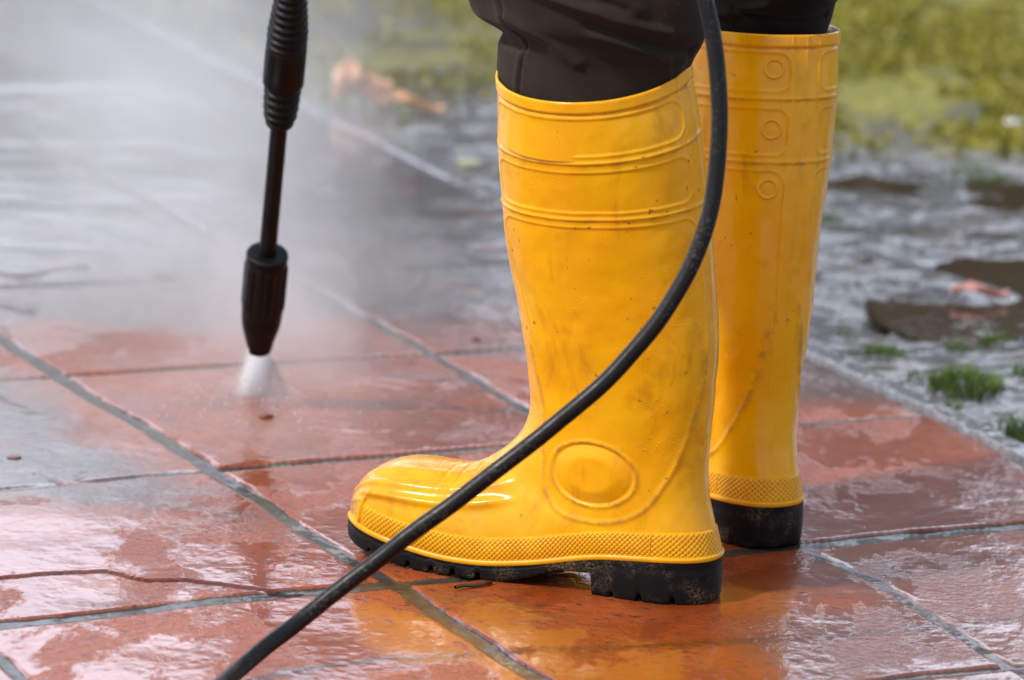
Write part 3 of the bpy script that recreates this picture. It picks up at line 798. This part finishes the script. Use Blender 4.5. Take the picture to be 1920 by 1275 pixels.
trouser('trouser_leg', [(.350, .054, 3.549, .070, .050), (.385, .0525, 3.548, .0745, .053), (.405, .0520, 3.548, .0760, .0548), (.425, .0545, 3.547, .0785, .0575),
                        (.4385, .0575, 3.545, .0815, .0610), (.447, .0500, 3.546, .0915, .0640), (.462, .0450, 3.547, .0970, .0650), (.50, .030, 3.553, .108, .068),
                        (.56, .012, 3.562, .115, .072), (.62, .0, 3.57, .11, .074)],
        d1, M['cloth'], 21, person, seamphi=1.02,
        folds=((1.15, .455, 1.7, .425, .0035, .0050), (1.5, .480, 2.6, .452, .0040, .0040), (1.2, .50, 2.2, .47, -.004, .004), (1.9, .455, 3.0, .437, -.0045, .0045), (1.9, .448, 2.9, .428, .003, .005),
               (.2, .440, 1.0, .430, -.004, .004), (1.3, .405, 1.8, .400, .002, .004), (2.3, .470, 1.5, .478, .003, .006), (2.6, .430, 2.95, .405, .003, .004)))
trouser('trouser_leg', [(.36, .1880, 3.780, .064, .046), (.395, .1890, 3.783, .066, .049), (.416, .1893, 3.785, .0690, .0530), (.430, .1885, 3.784, .0735, .0575), (.445, .186, 3.783, .079, .061), (.47, .184, 3.782, .081, .063),
                        (.56, .17, 3.78, .09, .068), (.62, .15, 3.78, .095, .07)],
        d2, M['cloth2'], 33, person, folds=((2.2, .436, 3.6, .433, -.003, .003), (1.6, .430, 2.6, .442, .003, .004), (3.0, .452, 4.2, .446, .003, .004)))

# ------------------------------------------------------------------ hose
def sweep(name, pts, r, mat, parent=None, n=20, steps=500):
    P = np.array(pts, float); ts = np.concatenate([[0], np.cumsum(np.linalg.norm(P[1:] - P[:-1], axis=1))])
    C = cr_interp(ts, P, np.linspace(0, ts[-1], steps))
    for _ in range(12): C[1:-1] = (C[:-2] + 2 * C[1:-1] + C[2:]) / 4
    if name == 'hose':
        q_ = np.linspace(0, 40, steps); C[:, 0] += vnoise(q_, q_ * 0, 4) * .0006; C[:, 2] += vnoise(q_, q_ * 0 + 5, 7) * .0006
    T = np.gradient(C, axis=0); T /= np.linalg.norm(T, axis=1, keepdims=True)
    up_ = np.array([0.3, 1, 0.2]); A = np.cross(T, up_); A /= np.linalg.norm(A, axis=1, keepdims=True); B = np.cross(T, A)
    a = np.linspace(0, 2 * np.pi, n, endpoint=False)
    rr = r if np.ndim(r) else np.full(steps, r)
    V = C[:, None, :] + rr[:, None, None] * (np.cos(a)[None, :, None] * A[:, None, :] + np.sin(a)[None, :, None] * B[:, None, :])
    F = grid_faces(steps, n, wrap=True, flip=False)
    return mesh_obj(name, V.reshape(-1, 3), np.ascontiguousarray(F), mat, parent)
HOSE = [(.10, 3.40, .62), (.1215, 3.39, .54), (0.1304, 3.38, 0.4939), (0.1378, 3.3746, 0.4674), (0.1416, 3.37, 0.4446), (0.1444, 3.3646, 0.4179), (0.1452, 3.3592, 0.3911), (0.1443, 3.3546, 0.3681), (0.1405, 3.3492, 0.3411), (0.1331, 3.3438, 0.3139), (0.1232, 3.3392, 0.2904), (0.1106, 3.3346, 0.2669), (0.0939, 3.3304, 0.245), (0.0716, 3.3254, 0.219), (0.0491, 3.3212, 0.1969), (0.0189, 3.3163, 0.1713), (-0.0189, 3.3104, 0.14), (-0.0492, 3.3058, 0.1155), (-0.0795, 3.3012, 0.091), (-0.1098, 3.2965, 0.0665), (-0.1363, 3.2880, 0.0452), (-.161, 3.272, .0272), (-.1815, 3.249, .0135), (-.197, 3.215, .0072), (-.212, 3.165, .0064), (-.25, 3.08, .0064), (-.24, 2.9, .0064), (-.15, 2.6, .0064)]
h = sweep('hose', HOSE, .0063, M['hose'])
tag(h, 'thick black rubber hose hanging in front of the boots in a long curve', 'hose')

# ------------------------------------------------------------------ pressure washer lance
lance = empty('pressure_washer_lance', (-0.2281, 4.094, 0.0529))
tag(lance, 'black pressure washer lance with round nozzle head spraying down onto the tiles', 'pressure washer lance')
L0 = np.array([-0.2281, 4.094, 0.0529]); L1 = np.array([-0.2018, 3.945, 0.3947])
ax = (L1 - L0) / np.linalg.norm(L1 - L0); e1 = np.cross(ax, [0, 1, 0]); e1 /= np.linalg.norm(e1); e2 = np.cross(ax, e1)
e2 = e2 if e2[1] < 0 else -e2      # e2 towards the camera, e1 sideways
if e1[0] < 0: e1 = -e1
LZ = lambda z: (z - 0.0529) / (ax[2])
def lathe(name, prof, mat, n=96, mod=None, close=True):
    pr = np.array(prof, float)
    a = np.linspace(0, 2 * np.pi, n, endpoint=False)
    S_ = pr[:, 0][:, None] + 0 * a[None, :]; R = pr[:, 1][:, None] + 0 * a[None, :]
    if mod: S_, R = mod(S_, R, a[None, :] + 0 * S_)
    V = S_[..., None] * ax + R[..., None] * (np.cos(a)[None, :, None] * e1 + np.sin(a)[None, :, None] * e2)
    F = [tuple(int(v) for v in q) for q in grid_faces(len(pr), n, wrap=True)]
    o = mesh_obj(name, V.reshape(-1, 3), F, mat, lance)
    import bmesh
    bm = bmesh.new(); bm.from_mesh(o.data); bmesh.ops.recalc_face_normals(bm, faces=bm.faces); bm.to_mesh(o.data); bm.free()
    return o
# nozzle head
zs_ = []
outer = [(0.0, .0112), (.004, .0122), (.010, .0130), (.014, .0138), (.020, .0153), (.028, .0172), (.036, .0182), (.045, .0185)]
outer += [(s_, .0186) for s_ in np.linspace(.050, .100, 40)]
outer += [(.1005, .0188), (.1015, .0182), (.1022, .0182), (.1030, .0190), (.1050, .0190), (.1068, .0182), (.1074, .0170), (.1070, .0120), (.1068, .0082), (.1068, .0060)]
inner = [(.050, .0010), (.040, .008), (.022, .0100), (.006, .0098), (.0004, .0100), (0, .0104)]
def nmod(S_, R, a):
    up1 = sstep(.046, .052, S_) * sstep(.0985, .094, S_)
    # raised finger grips with slots between
    g1 = np.cos(a * 6 - 1.2); R = R + up1 * (R > .015) * (sstep(.1, .5, g1) * .0013)
    fl = up1 * (R > .015) * sstep(.75, .95, np.cos(a * 24)) * sstep(.1, .5, g1)
    R = R - fl * .0006
    # notch and prong at the mouth, towards the left
    aa = (a - np.radians(200)); aa = (aa + np.pi) % (2 * np.pi) - np.pi
    low = sstep(.016, .002, S_)
    cut = sstep(.42, .34, np.abs(aa)); S2 = S_ + cut * low * .0120
    prong = sstep(.55, .45, np.abs(aa + .62)) * (np.abs(aa) > .34); S2 = S2 + prong * low * .0050
    return S2, R
lathe('nozzle_head', inner + outer, M['lance'], 288, nmod)
lathe('lance_tube', [(.100, .0079), (.16, .0077), (.22, .0076), (LZ(.285), .0076), (LZ(.29), .0076)], M['tube'], 48)
# ribbed sleeve and grip
pr = []
s0, s1 = LZ(.2755), LZ(.3175)
pr.append((s0, .0074)); pr.append((s0 + .0003, .0100)); pr.append((s0 + .002, .0110))
def env(s): return float(np.interp(s, [s0, s0 + .010, s0 + .022, s0 + .040, LZ(.352), LZ(.366), LZ(.40), LZ(.45)], [.0112, .0145, .0158, .0165, .0176, .0178, .0140, .0125]))
s = s0 + .003
for k in range(5):
    q = (s1 - s0 - .004) / 5
    for f_, dr in ((.0, 0), (.22, 0), (.32, -.0006), (.38, -.0026), (.82, -.0028), (.92, -.0006), (.98, 0)): pr.append((s + f_ * q, env(s + f_ * q) + dr))
    s += q
sm0 = s
pr += [(sm0 + .0002, env(sm0) + .0008), (sm0 + .001, env(sm0) + .0014), (LZ(.35), .0180), (LZ(.3515), .0178), (LZ(.352), .0170)]
s = LZ(.353)
while s < LZ(.47):
    q = .0072
    for f_, dr in ((.0, 0), (.20, .0002), (.30, -.0006), (.36, -.0024), (.84, -.0026), (.93, -.0006)): pr.append((s + f_ * q, env(s + f_ * q) + dr))
    s += q
pr.append((s, .010)); pr.append((s + .2, .0098))
def gmod(S_, R, a):
    # thin lengthwise web on the camera side and slot on the left of the sleeve
    aa = (a - np.radians(80) + np.pi) % (2 * np.pi) - np.pi
    ev = np.interp(S_, [s0, s0 + .010, s0 + .022, s0 + .040, LZ(.352), LZ(.366), LZ(.40), LZ(.45)], [.0112, .0145, .0158, .0165, .0176, .0178, .0140, .0125])
    web = (np.abs(aa) < .07) & (R < ev - .001)
    R = np.where(web, ev - .0008, R)
    ab = (a - np.radians(170) + np.pi) % (2 * np.pi) - np.pi
    slot = (np.abs(ab) < .22) & (S_ > LZ(.333)) & (S_ < LZ(.349))
    return S_, np.where(slot, R - .0025, R)
# densify the plain sleeve so the slot has edges
dense = []
for p_, q_ in zip(pr[:-1], pr[1:]):
    m_ = max(1, int((q_[0] - p_[0]) / .0012)) if q_[0] < LZ(.36) else 1
    for k in range(m_): dense.append((p_[0] + (q_[0] - p_[0]) * k / m_, p_[1] + (q_[1] - p_[1]) * k / m_))
dense.append(pr[-1])
lathe('ribbed_grip', dense, M['lance'], 200, gmod)

# ------------------------------------------------------------------ water jet and drifting mist
def mat_vol(name, dens, builder, color=(1, 1, 1), aniso=0.2):
    g = NG(name)
    v = g.n('VolumePrincipled', {'Color': color, 'Anisotropy': aniso})
    v.inputs['Density'].default_value = dens
    if builder: g.set(v.inputs['Density'], builder(g))
    g.t.links.new(v.outputs[0], g.out.inputs['Volume'])
    return g.m
# jet: a flat fan of water from the mouth to the tile
JT = np.array([-0.2318, 4.101, 0.050]); JB = np.array([-0.2365, 4.114, -0.002])
def cone(name, top, bot, rt, rb, mat, n=40, m=14):
    V = []
    for i in range(m):
        q = i / (m - 1); c = top * (1 - q) + bot * q; r = rt[0] + (rb[0] - rt[0]) * q ** .8; r2 = rt[1] + (rb[1] - rt[1]) * q ** .8
        for k in range(n):
            a = 2 * math.pi * k / n; V.append(c + np.array([r * math.cos(a), r2 * math.sin(a), 0]))
    F = [tuple(int(v) for v in q) for q in grid_faces(m, n, wrap=True)] + [tuple(range(n)), tuple(range((m - 1) * n, m * n))]
    return mesh_obj(name, V, F, mat)
def jetd(g):
    c = g.coord(); s = g.n('SeparateXYZ', {0: c})
    z = s.outputs[2]
    q = g.ramp(z, .05, 0.0, smooth=False)                       # 0 at the mouth, 1 at the ground
    wd = g.mixf(q, .0020, .0108)
    u = g.math('DIVIDE', g.math('ADD', s.outputs[0], g.mixf(q, .2315, .2370)), wd)
    e = g.math('EXPONENT', g.math('MULTIPLY', g.math('MULTIPLY', u, u), -1.6))
    n = g.noise(g.scale(c, (1, 1, .10)), 420, 3, 0.7)
    return g.math('MULTIPLY', g.math('MULTIPLY', e, g.mixf(q, 75, 170)), g.ramp(n, .35, .65, .15, 1.7))
j = cone('water_jet', JT, JB, (.010, .004), (.042, .012), mat_vol('white_water_spray', 1, jetd, aniso=.0))
tag(j, 'fan of white water shooting from the nozzle onto the tile', 'water jet', kind='stuff')

mist = empty('mist', (-.30, 4.6, 0)); tag(mist, 'pale mist of spray drifting up and back from the nozzle', 'mist', kind='stuff')
def puff(c, axes, dirv, dens, seed):
    import bmesh
    bm = bmesh.new(); bmesh.ops.create_icosphere(bm, subdivisions=4, radius=1)
    co = np.array([v.co[:] for v in bm.verts]); F = [tuple(v.index for v in f.verts) for f in bm.faces]; bm.free()
    d = 1 + .70 * fbm(co[:, 0] * 1.3 + seed * 3.1, co[:, 1] * 1.3 + co[:, 2] * 1.7, seed, 3)
    co = co * d[:, None]
    f = np.array(dirv, float); f /= np.linalg.norm(f); r = np.cross(f, [0, 0, 1.]); r /= np.linalg.norm(r); u = np.cross(r, f)
    V = co[:, :1] * axes[0] * r + co[:, 1:2] * axes[1] * f + co[:, 2:] * axes[2] * u + np.array(c) - np.array([-.30, 4.6, 0])
    g = NG('mist_air'); v = g.n('VolumePrincipled', {'Color': (.985, .985, 1.0), 'Anisotropy': 0.0, 'Density': dens}); g.t.links.new(v.outputs[0], g.out.inputs['Volume'])
    g.m.cycles.homogeneous_volume = True
    return mesh_obj('puff', V, F, g.m, mist)
rm = random.Random(12)
AX = np.array([(-.235, 4.22, .01, .06), (-.25, 4.35, .06, .10), (-.30, 4.60, .115, .15), (-.39, 4.95, .17, .19), (-.53, 5.35, .24, .25), (-.72, 5.8, .33, .32)])
MIST = 1.0
for i in range(20):
    q = (i + .5) / 20; p = cr_interp(np.linspace(0, 1, 6), AX, np.array([q]))[0]
    r_ = p[3] * rm.uniform(.7, 1.35)
    c = (p[0] + rm.uniform(-.6, .6) * p[3], p[1], max(p[2] + rm.uniform(-.4, .5) * p[3], .02))
    puff(c, (r_, r_ * rm.uniform(1.8, 2.8), r_ * rm.uniform(.55, .9)), (-.25, 1, .22 + rm.uniform(-.1, .1)), MIST * .26 / (r_ + .05) * .29, 50 + i)
puff((-.33, 4.9, .12), (.34, .75, .20), (-.2, 1, .2), MIST * .11, 90)
puff((-.28, 4.5, .05), (.27, .40, .12), (-.1, 1, .15), MIST * .16, 91)
puff((-.235, 4.20, .01), (.13, .12, .040), (-.1, 1, .1), MIST * .7, 92)
puff((-.237, 4.125, .0), (.045, .04, .016), (-.1, 1, .1), MIST * 3.0, 93)

# ------------------------------------------------------------------ plants, leaves and stones
random.seed(5)
def blades(cx, cy, rx, ry, n, h, wd, mat, name, seed, lean=.5, zfun=surf_z):
    rnd = random.Random(seed); V = []; F = []
    z0 = zfun(cx, cy)
    for i in range(n):
        a = rnd.uniform(0, 6.283); r = math.sqrt(rnd.random())
        x = cx + rx * r * math.cos(a); y = cy + ry * r * math.sin(a)
        hh = h * rnd.uniform(.45, 1.15) * (1 - .5 * r); ta = rnd.uniform(0, 6.283); la = a + rnd.uniform(-1, 1); le = hh * lean * rnd.uniform(.2, 1.3)
        w_ = wd * rnd.uniform(.6, 1.3)
        bx, by = math.cos(ta) * w_, math.sin(ta) * w_
        k = len(V)
        for q in (0, .45, .8, 1):
            ox = math.cos(la) * le * q * q; oy = math.sin(la) * le * q * q; ww = (1 - q ** 1.6)
            zq = z0 - .004 + hh * (q - .25 * lean * q * q)
            V.append((x + ox - bx * ww - cx, y + oy - by * ww - cy, zq - z0)); V.append((x + ox + bx * ww - cx, y + oy + by * ww - cy, zq - z0))
        for q in range(3): F.append((k + 2 * q, k + 2 * q + 1, k + 2 * q + 3, k + 2 * q + 2))
    o = mesh_obj(name, V, F, mat); o.location = (cx, cy, z0); return o
G1 = mat_leafy('grass_green', (0.045, 0.10, 0.012), (0.12, 0.20, 0.03))
G2 = mat_leafy('moss_green', (0.17, 0.165, 0.018), (0.33, 0.29, 0.028))
tufts = [
    (.3600, 4.470, .030, .030, 260, .020, 'small green grass tuft beside the kerb below the brown puddle'),
    (.4350, 4.330, .036, .045, 420, .030, 'largest green grass tuft right beside the kerb'),
    (.4750, 4.180, .022, .040, 240, .030, 'dark green grass tuft cut by the right picture edge'),
    (.4440, 4.505, .018, .018, 110, .018, 'sparse bright grass tuft in the mud between the puddle and the largest tuft'),
    (.4830, 4.540, .018, .018, 130, .020, 'bright little grass tuft in the mud at the right edge of the puddle'),
    (.3950, 4.365, .016, .020, 80, .014, 'low thin grass tuft touching the kerb left of the largest tuft'),
    (.3579, 5.169, .018, .022, 160, .012, 'lone dark green moss cushion on grey mud right of the far boot'),
    (.5050, 4.395, .020, .030, 160, .024, 'tangled grass tuft in the mud between the largest tuft and the right edge'),
    (.4150, 4.250, .010, .016, 60, .016, 'tiny grass sprig rooted against the kerb below the largest tuft'),
    (.3320, 4.560, .010, .014, 40, .012, 'tiny grass sprig against the kerb nearest the far boot'),
    (.5500, 5.47, .035, .05, 160, .022, 'pale green weed at the front edge of the mossy lawn'),
]
for i, (x, y, rx, ry, n, hh, lb) in enumerate(tufts):
    o = blades(x, y, rx, ry, n, hh, .0011, G1, 'grass_tuft', 100 + i)
    tag(o, lb, 'grass tuft', 'grass tufts growing in the mud')
# moss lawn: one mass of short shoots
rnd = np.random.RandomState(4)
N = 26000
px = rnd.uniform(-.55, 1.05, N); py = 5.25 + 2.2 * rnd.rand(N)
H_ = height(px[None, :], py[None, :]); keep = (H_[6][0] > rnd.rand(N) * .8 + .1) & (fbm(px * 6, py * 3.6, 77, 4) > rnd.randn(N) * .12 - .12) & (H_[7][0] == 2)
px, py, pz = px[keep], py[keep], H_[0][0][keep]; n_ = len(px)
V = np.zeros((n_, 8, 3)); 
for q in range(2):
    a = rnd.rand(n_) * 6.283; wd_ = .004 + .005 * rnd.rand(n_); hh = .004 + .008 * rnd.rand(n_) ** 2
    lx = (rnd.rand(n_) - .5) * .012; ly = (rnd.rand(n_) - .5) * .012
    b = q * 4
    V[:, b] = np.stack([px - np.cos(a) * wd_, py - np.sin(a) * wd_, pz - .002], -1)
    V[:, b + 1] = np.stack([px + np.cos(a) * wd_, py + np.sin(a) * wd_, pz - .002], -1)
    V[:, b + 2] = np.stack([px + lx + np.cos(a) * wd_ * .4, py + ly + np.sin(a) * wd_ * .4, pz + hh], -1)
    V[:, b + 3] = np.stack([px + lx - np.cos(a) * wd_ * .4, py + ly - np.sin(a) * wd_ * .4, pz + hh], -1)
tag(mesh_obj('moss', V.reshape(-1, 3), np.arange(n_ * 8).reshape(-1, 4), G2), 'yellow green moss covering the ground at the back', 'moss', kind='stuff')
# gravel crumbs and clods
ico = []
t_ = (1 + 5 ** .5) / 2
IV = np.array([(-1, t_, 0), (1, t_, 0), (-1, -t_, 0), (1, -t_, 0), (0, -1, t_), (0, 1, t_), (0, -1, -t_), (0, 1, -t_), (t_, 0, -1), (t_, 0, 1), (-t_, 0, -1), (-t_, 0, 1)]) / 1.9
IF = np.array([(0, 11, 5), (0, 5, 1), (0, 1, 7), (0, 7, 10), (0, 10, 11), (1, 5, 9), (5, 11, 4), (11, 10, 2), (10, 7, 6), (7, 1, 8), (3, 9, 4), (3, 4, 2), (3, 2, 6), (3, 6, 8), (3, 8, 9), (4, 9, 5), (2, 4, 11), (6, 2, 10), (8, 6, 7), (9, 8, 1)])
N = 1900
px = rnd.uniform(-.7, 1.05, N); py = 3.95 + 3.2 * rnd.rand(N) ** .8
H_ = height(px[None, :], py[None, :]); keep = (H_[7][0] == 2) & (H_[6][0] < .5)
px, py, pz = px[keep], py[keep], H_[0][0][keep]; n_ = len(px)
sz = .0015 + .0045 * rnd.rand(n_) ** 4 
Vg = IV[None] * (1 + .35 * (rnd.rand(n_, 12, 1) - .5)) * sz[:, None, None] * np.stack([1 + rnd.rand(n_), 1 + rnd.rand(n_), .7 + 0 * px], -1)[:, None, :]
Vg = Vg + np.stack([px, py, pz + sz * .2], -1)[:, None, :]
Fg = (IF[None] + (np.arange(n_) * 12)[:, None, None]).reshape(-1, 3)
tag(mesh_obj('gravel', Vg.reshape(-1, 3), Fg, mat_simple('wet_gravel', (.04, .037, .033), (.14, .125, .11), .3)), 'small wet stones and crumbs scattered over the mud', 'gravel', kind='stuff')

def stone(name, x, y, sx, sy, sz_, mat, seed, label, cat, rot=0.0, group=None, z=None):
    rs = np.random.RandomState(seed)
    import bmesh
    bm = bmesh.new(); bmesh.ops.create_icosphere(bm, subdivisions=3, radius=1)
    co = np.array([v.co[:] for v in bm.verts])
    d = 1 + .28 * fbm(co[:, 0] * 1.6 + seed, co[:, 1] * 1.6 + co[:, 2] * 1.3, seed, 3)
    co = co * d[:, None] * np.array([sx, sy, sz_]); c_, s_ = math.cos(rot), math.sin(rot)
    co = np.stack([co[:, 0] * c_ - co[:, 1] * s_, co[:, 0] * s_ + co[:, 1] * c_, co[:, 2]], -1)
    F = [tuple(v.index for v in f.verts) for f in bm.faces]; bm.free()
    o = mesh_obj(name, co, F, mat); o.location = (x, y, (surf_z(x, y) if z is None else z) + sz_ * .45)
    tag(o, label, cat, group); return o
clay = mat_simple('wet_clay_chip', (.12, .028, .016), (.22, .06, .035), .4)
white = mat_simple('pale_wet_stone', (.45, .43, .40), (.7, .68, .65), .25)
stone('clay_chip', -.2175, 4.0560, .0068, .0075, .0030, clay, 2, 'flat red clay chip on the tile just below the water jet', 'stone')
stone('clay_chip', -.0351, 4.4045, .0045, .0045, .0028, clay, 5, 'small red clay chip on the grey paving left of the near boot', 'stone')
stone('clay_chip', -.4228, 3.8709, .0060, .007, .0014, clay, 7, 'thin brown chip on the shiny tile at the left edge', 'stone')
stone('pebble', .615, 5.743, .0130, .012, .008, white, 9, 'shiny white pebble in the moss at the far right', 'stone')
stone('pebble', -.0594, 5.378, .0170, .016, .005, mat_simple('yellowish_leaf_scrap', (.35, .36, .18), (.5, .5, .3), .4), 11, 'pale yellowish pebble on the grey ground left of the near boot', 'stone')

def leaf(name, x, y, L, W_, curl, rot, mat, label, seed, tiltz=.0):
    rs = random.Random(seed); nu, nv = 22, 11; V = []
    for i in range(nu):
        u = i / (nu - 1)
        lob = (math.sin(math.pi * u) ** .7) * (1 + .32 * math.sin(u * 19 + 1))
        for k in range(nv):
            v = k / (nv - 1) * 2 - 1
            X = (u - .5) * L; Yv = v * W_ * .5 * lob * (1 + .15 * math.sin(u * 31 + 3 * v))
            Z = curl * (v * v) * W_ + .3 * curl * L * math.sin(u * 5) + .004 * math.sin(9 * u + 5 * v)
            V.append((X, Yv, Z))
    V = np.array(V); c_, s_ = math.cos(rot), math.sin(rot)
    V = np.stack([V[:, 0] * c_ - V[:, 1] * s_, V[:, 0] * s_ + V[:, 1] * c_, V[:, 2]], -1); V[:, 2] -= V[:, 2].min()
    o = mesh_obj(name, V, grid_faces(nu, nv), mat); sm = o.modifiers.new('thickness', 'SOLIDIFY'); sm.thickness = .0006
    o.location = (x, y, surf_z(x, y) + .001); tag(o, label, 'leaf'); return o
LM = mat_simple('dead_orange_leaf', (.85, .34, .13), (.92, .52, .28), .3, 60, .8)
leaf('fallen_leaf', -.2000, 5.700, .075, .060, .55, .3, LM, 'curled orange brown dead leaf on the ground behind the lance', 3)
leaf('fallen_leaf', -.1380, 5.690, .085, .018, .3, .12, LM, 'long narrow brown leaf lying right of the curled orange leaf', 4)
leaf('fallen_leaf', .4850, 4.745, .060, .012, .2, .05, mat_simple('pink_leaf_scrap', (.45, .18, .15), (.6, .3, .26), .3), 'thin pinkish leaf scrap in the mud beside the puddle', 6)
# twig scrap under the toe
tw = sweep('twig', [(-.036, 3.507, .004), (-.030, 3.512, .0045), (-.022, 3.518, .003), (-.015, 3.522, .0035), (-.008, 3.53, .003)], .0016, mat_simple('dark_wet_twig', (.02, .012, .008), (.05, .03, .02), .4), n=8, steps=40)
tag(tw, 'short dark twig on the tile under the near boot', 'twig')

# ------------------------------------------------------------------ trees added out of view to break up reflections in the wet tiles
BK = mat_simple('dark_wet_bark', (.03, .024, .018), (.07, .055, .04), .7, 20, .1)
LF = mat_leafy('dark_evergreen_leaves', (.020, .032, .010), (.045, .06, .02))
def unseen_tree(x, y, H, spread, zc_, hc, seed, label):
    rnd = random.Random(seed); root = empty('unseen_tree', (x, y, 0)); tag(root, label, 'unseen_tree', 'added trees out of view')
    V = []; F = []
    def limb(p, q, r0, r1, n=9):
        p = np.array(p, float); q = np.array(q, float); k0 = len(V); d = q - p; d /= np.linalg.norm(d)
        a_ = np.cross(d, [.3, .9, .1]); a_ /= np.linalg.norm(a_); b_ = np.cross(d, a_); m = 7
        for i in range(m):
            t = i / (m - 1); c = p + (q - p) * t + a_ * math.sin(t * 3.1 + p[2]) * .05 * np.linalg.norm(q - p); r = r0 + (r1 - r0) * t
            for k in range(n):
                an = 6.2832 * k / n; V.append(tuple(c + r * (math.cos(an) * a_ + math.sin(an) * b_)))
        for i in range(m - 1):
            for k in range(n): F.append((k0 + i * n + k, k0 + i * n + (k + 1) % n, k0 + (i + 1) * n + (k + 1) % n, k0 + (i + 1) * n + k))
    limb((0, 0, -.1), (.05, 0, H * .9), H * .022, H * .006, 14)
    tips = []
    for i in range(26):
        z0 = zc_ - hc * .6 + rnd.random() * hc * 1.3; a = rnd.uniform(0, 6.283); L_ = spread * rnd.uniform(.5, 1.1)
        e = (L_ * math.cos(a), L_ * math.sin(a), z0 + L_ * rnd.uniform(.1, .6)); limb((.03, 0, z0), e, H * .006, H * .001, 6); tips += [e, tuple(.6 * v for v in e[:2]) + (z0 + .6 * (e[2] - z0),)]
    mesh_obj('trunk', V, F, BK, root)
    LV = []; LFc = []
    for e in tips:
        n = rnd.randint(60, 200); s_ = rnd.uniform(.10, .24)
        for _ in range(n):
            c = [e[0] + rnd.gauss(0, s_), e[1] + rnd.gauss(0, s_), e[2] + rnd.gauss(0, s_ * .7)]; k = len(LV); u = Vector((rnd.gauss(0, 1), rnd.gauss(0, 1), rnd.gauss(0, 1))).normalized(); v = u.orthogonal().normalized() * .03; u = u * .05
            c = Vector(c); LV += [tuple(c - u), tuple(c + v), tuple(c + u), tuple(c - v)]; LFc.append((k, k + 1, k + 2, k + 3))
    mesh_obj('crown', LV, LFc, LF, root, smooth=False)
TL = [(-.74, 14.2, 3.3, .20, 2.50, .55, 3, 'small evergreen tree farthest left of the three mirrored in the tiles'),
      (-.28, 14.6, 3.5, .34, 2.62, .60, 5, 'small evergreen tree mirrored in the tile under the water jet'),
      (1.22, 14.0, 3.6, .22, 2.70, .75, 8, 'slim evergreen tree mirrored as a dark patch in the tiles at the right')]
for t_ in TL: unseen_tree(*t_)
# long leafy screen added out of view to darken reflections on the far ground
def unseen_hedge():
    rs = np.random.RandomState(9); n = 60000; x = rs.uniform(-7, 7, n); q = rs.rand(n)
    top = 2.12 + fbm(x * .8, x * 0 + 2, 5, 4) * .45
    z = top * (1 - q ** 2.2 * .98); y = 15.3 + rs.randn(n) * .22
    u = rs.randn(n, 3); u /= np.linalg.norm(u, axis=1, keepdims=True); v = np.cross(u, rs.randn(n, 3)); v /= np.linalg.norm(v, axis=1, keepdims=True)
    u *= .075; v *= .05; c = np.stack([x, y, z], -1)
    V = np.stack([c - u, c + v, c + u, c - v], 1).reshape(-1, 3)
    r = empty('unseen_hedge', (0, 15.3, 0)); tag(r, 'dark clipped hedging added out of view to darken reflections on the wet ground', 'unseen_hedge')
    mesh_obj('leaves', V - np.array([0, 15.3, 0]), np.arange(n * 4).reshape(-1, 4), LF, r, smooth=False)
unseen_hedge()
# droplets thrown up round the jet
rs = np.random.RandomState(2); nd_ = 900
r_ = np.abs(rs.randn(nd_)) * .055 + .006; a_ = rs.rand(nd_) * 6.283
dx_ = SPRAY[0] - .004 + r_ * np.cos(a_); dy_ = SPRAY[1] + r_ * np.sin(a_) * 1.2; dz_ = .002 + np.abs(rs.randn(nd_)) * .016 * np.exp(-r_ / .10)
sz = .0003 + .0006 * rs.rand(nd_) ** 3
Vd = (IV[None] * sz[:, None, None] * np.array([1, 1, 1.3]) + np.stack([dx_, dy_, dz_], -1)[:, None, :]).reshape(-1, 3)
Fd = (IF[None] + (np.arange(nd_) * 12)[:, None, None]).reshape(-1, 3)
gd = NG('water_drop'); gd.bsdf(Base_Color=(.9, .92, .95), Roughness=.05, Transmission_Weight=.7, IOR=1.33)
tag(mesh_obj('water_droplets', Vd, Fd, gd.m), 'tiny drops of water splashing around the jet', 'droplets', kind='stuff')
print('scene built')
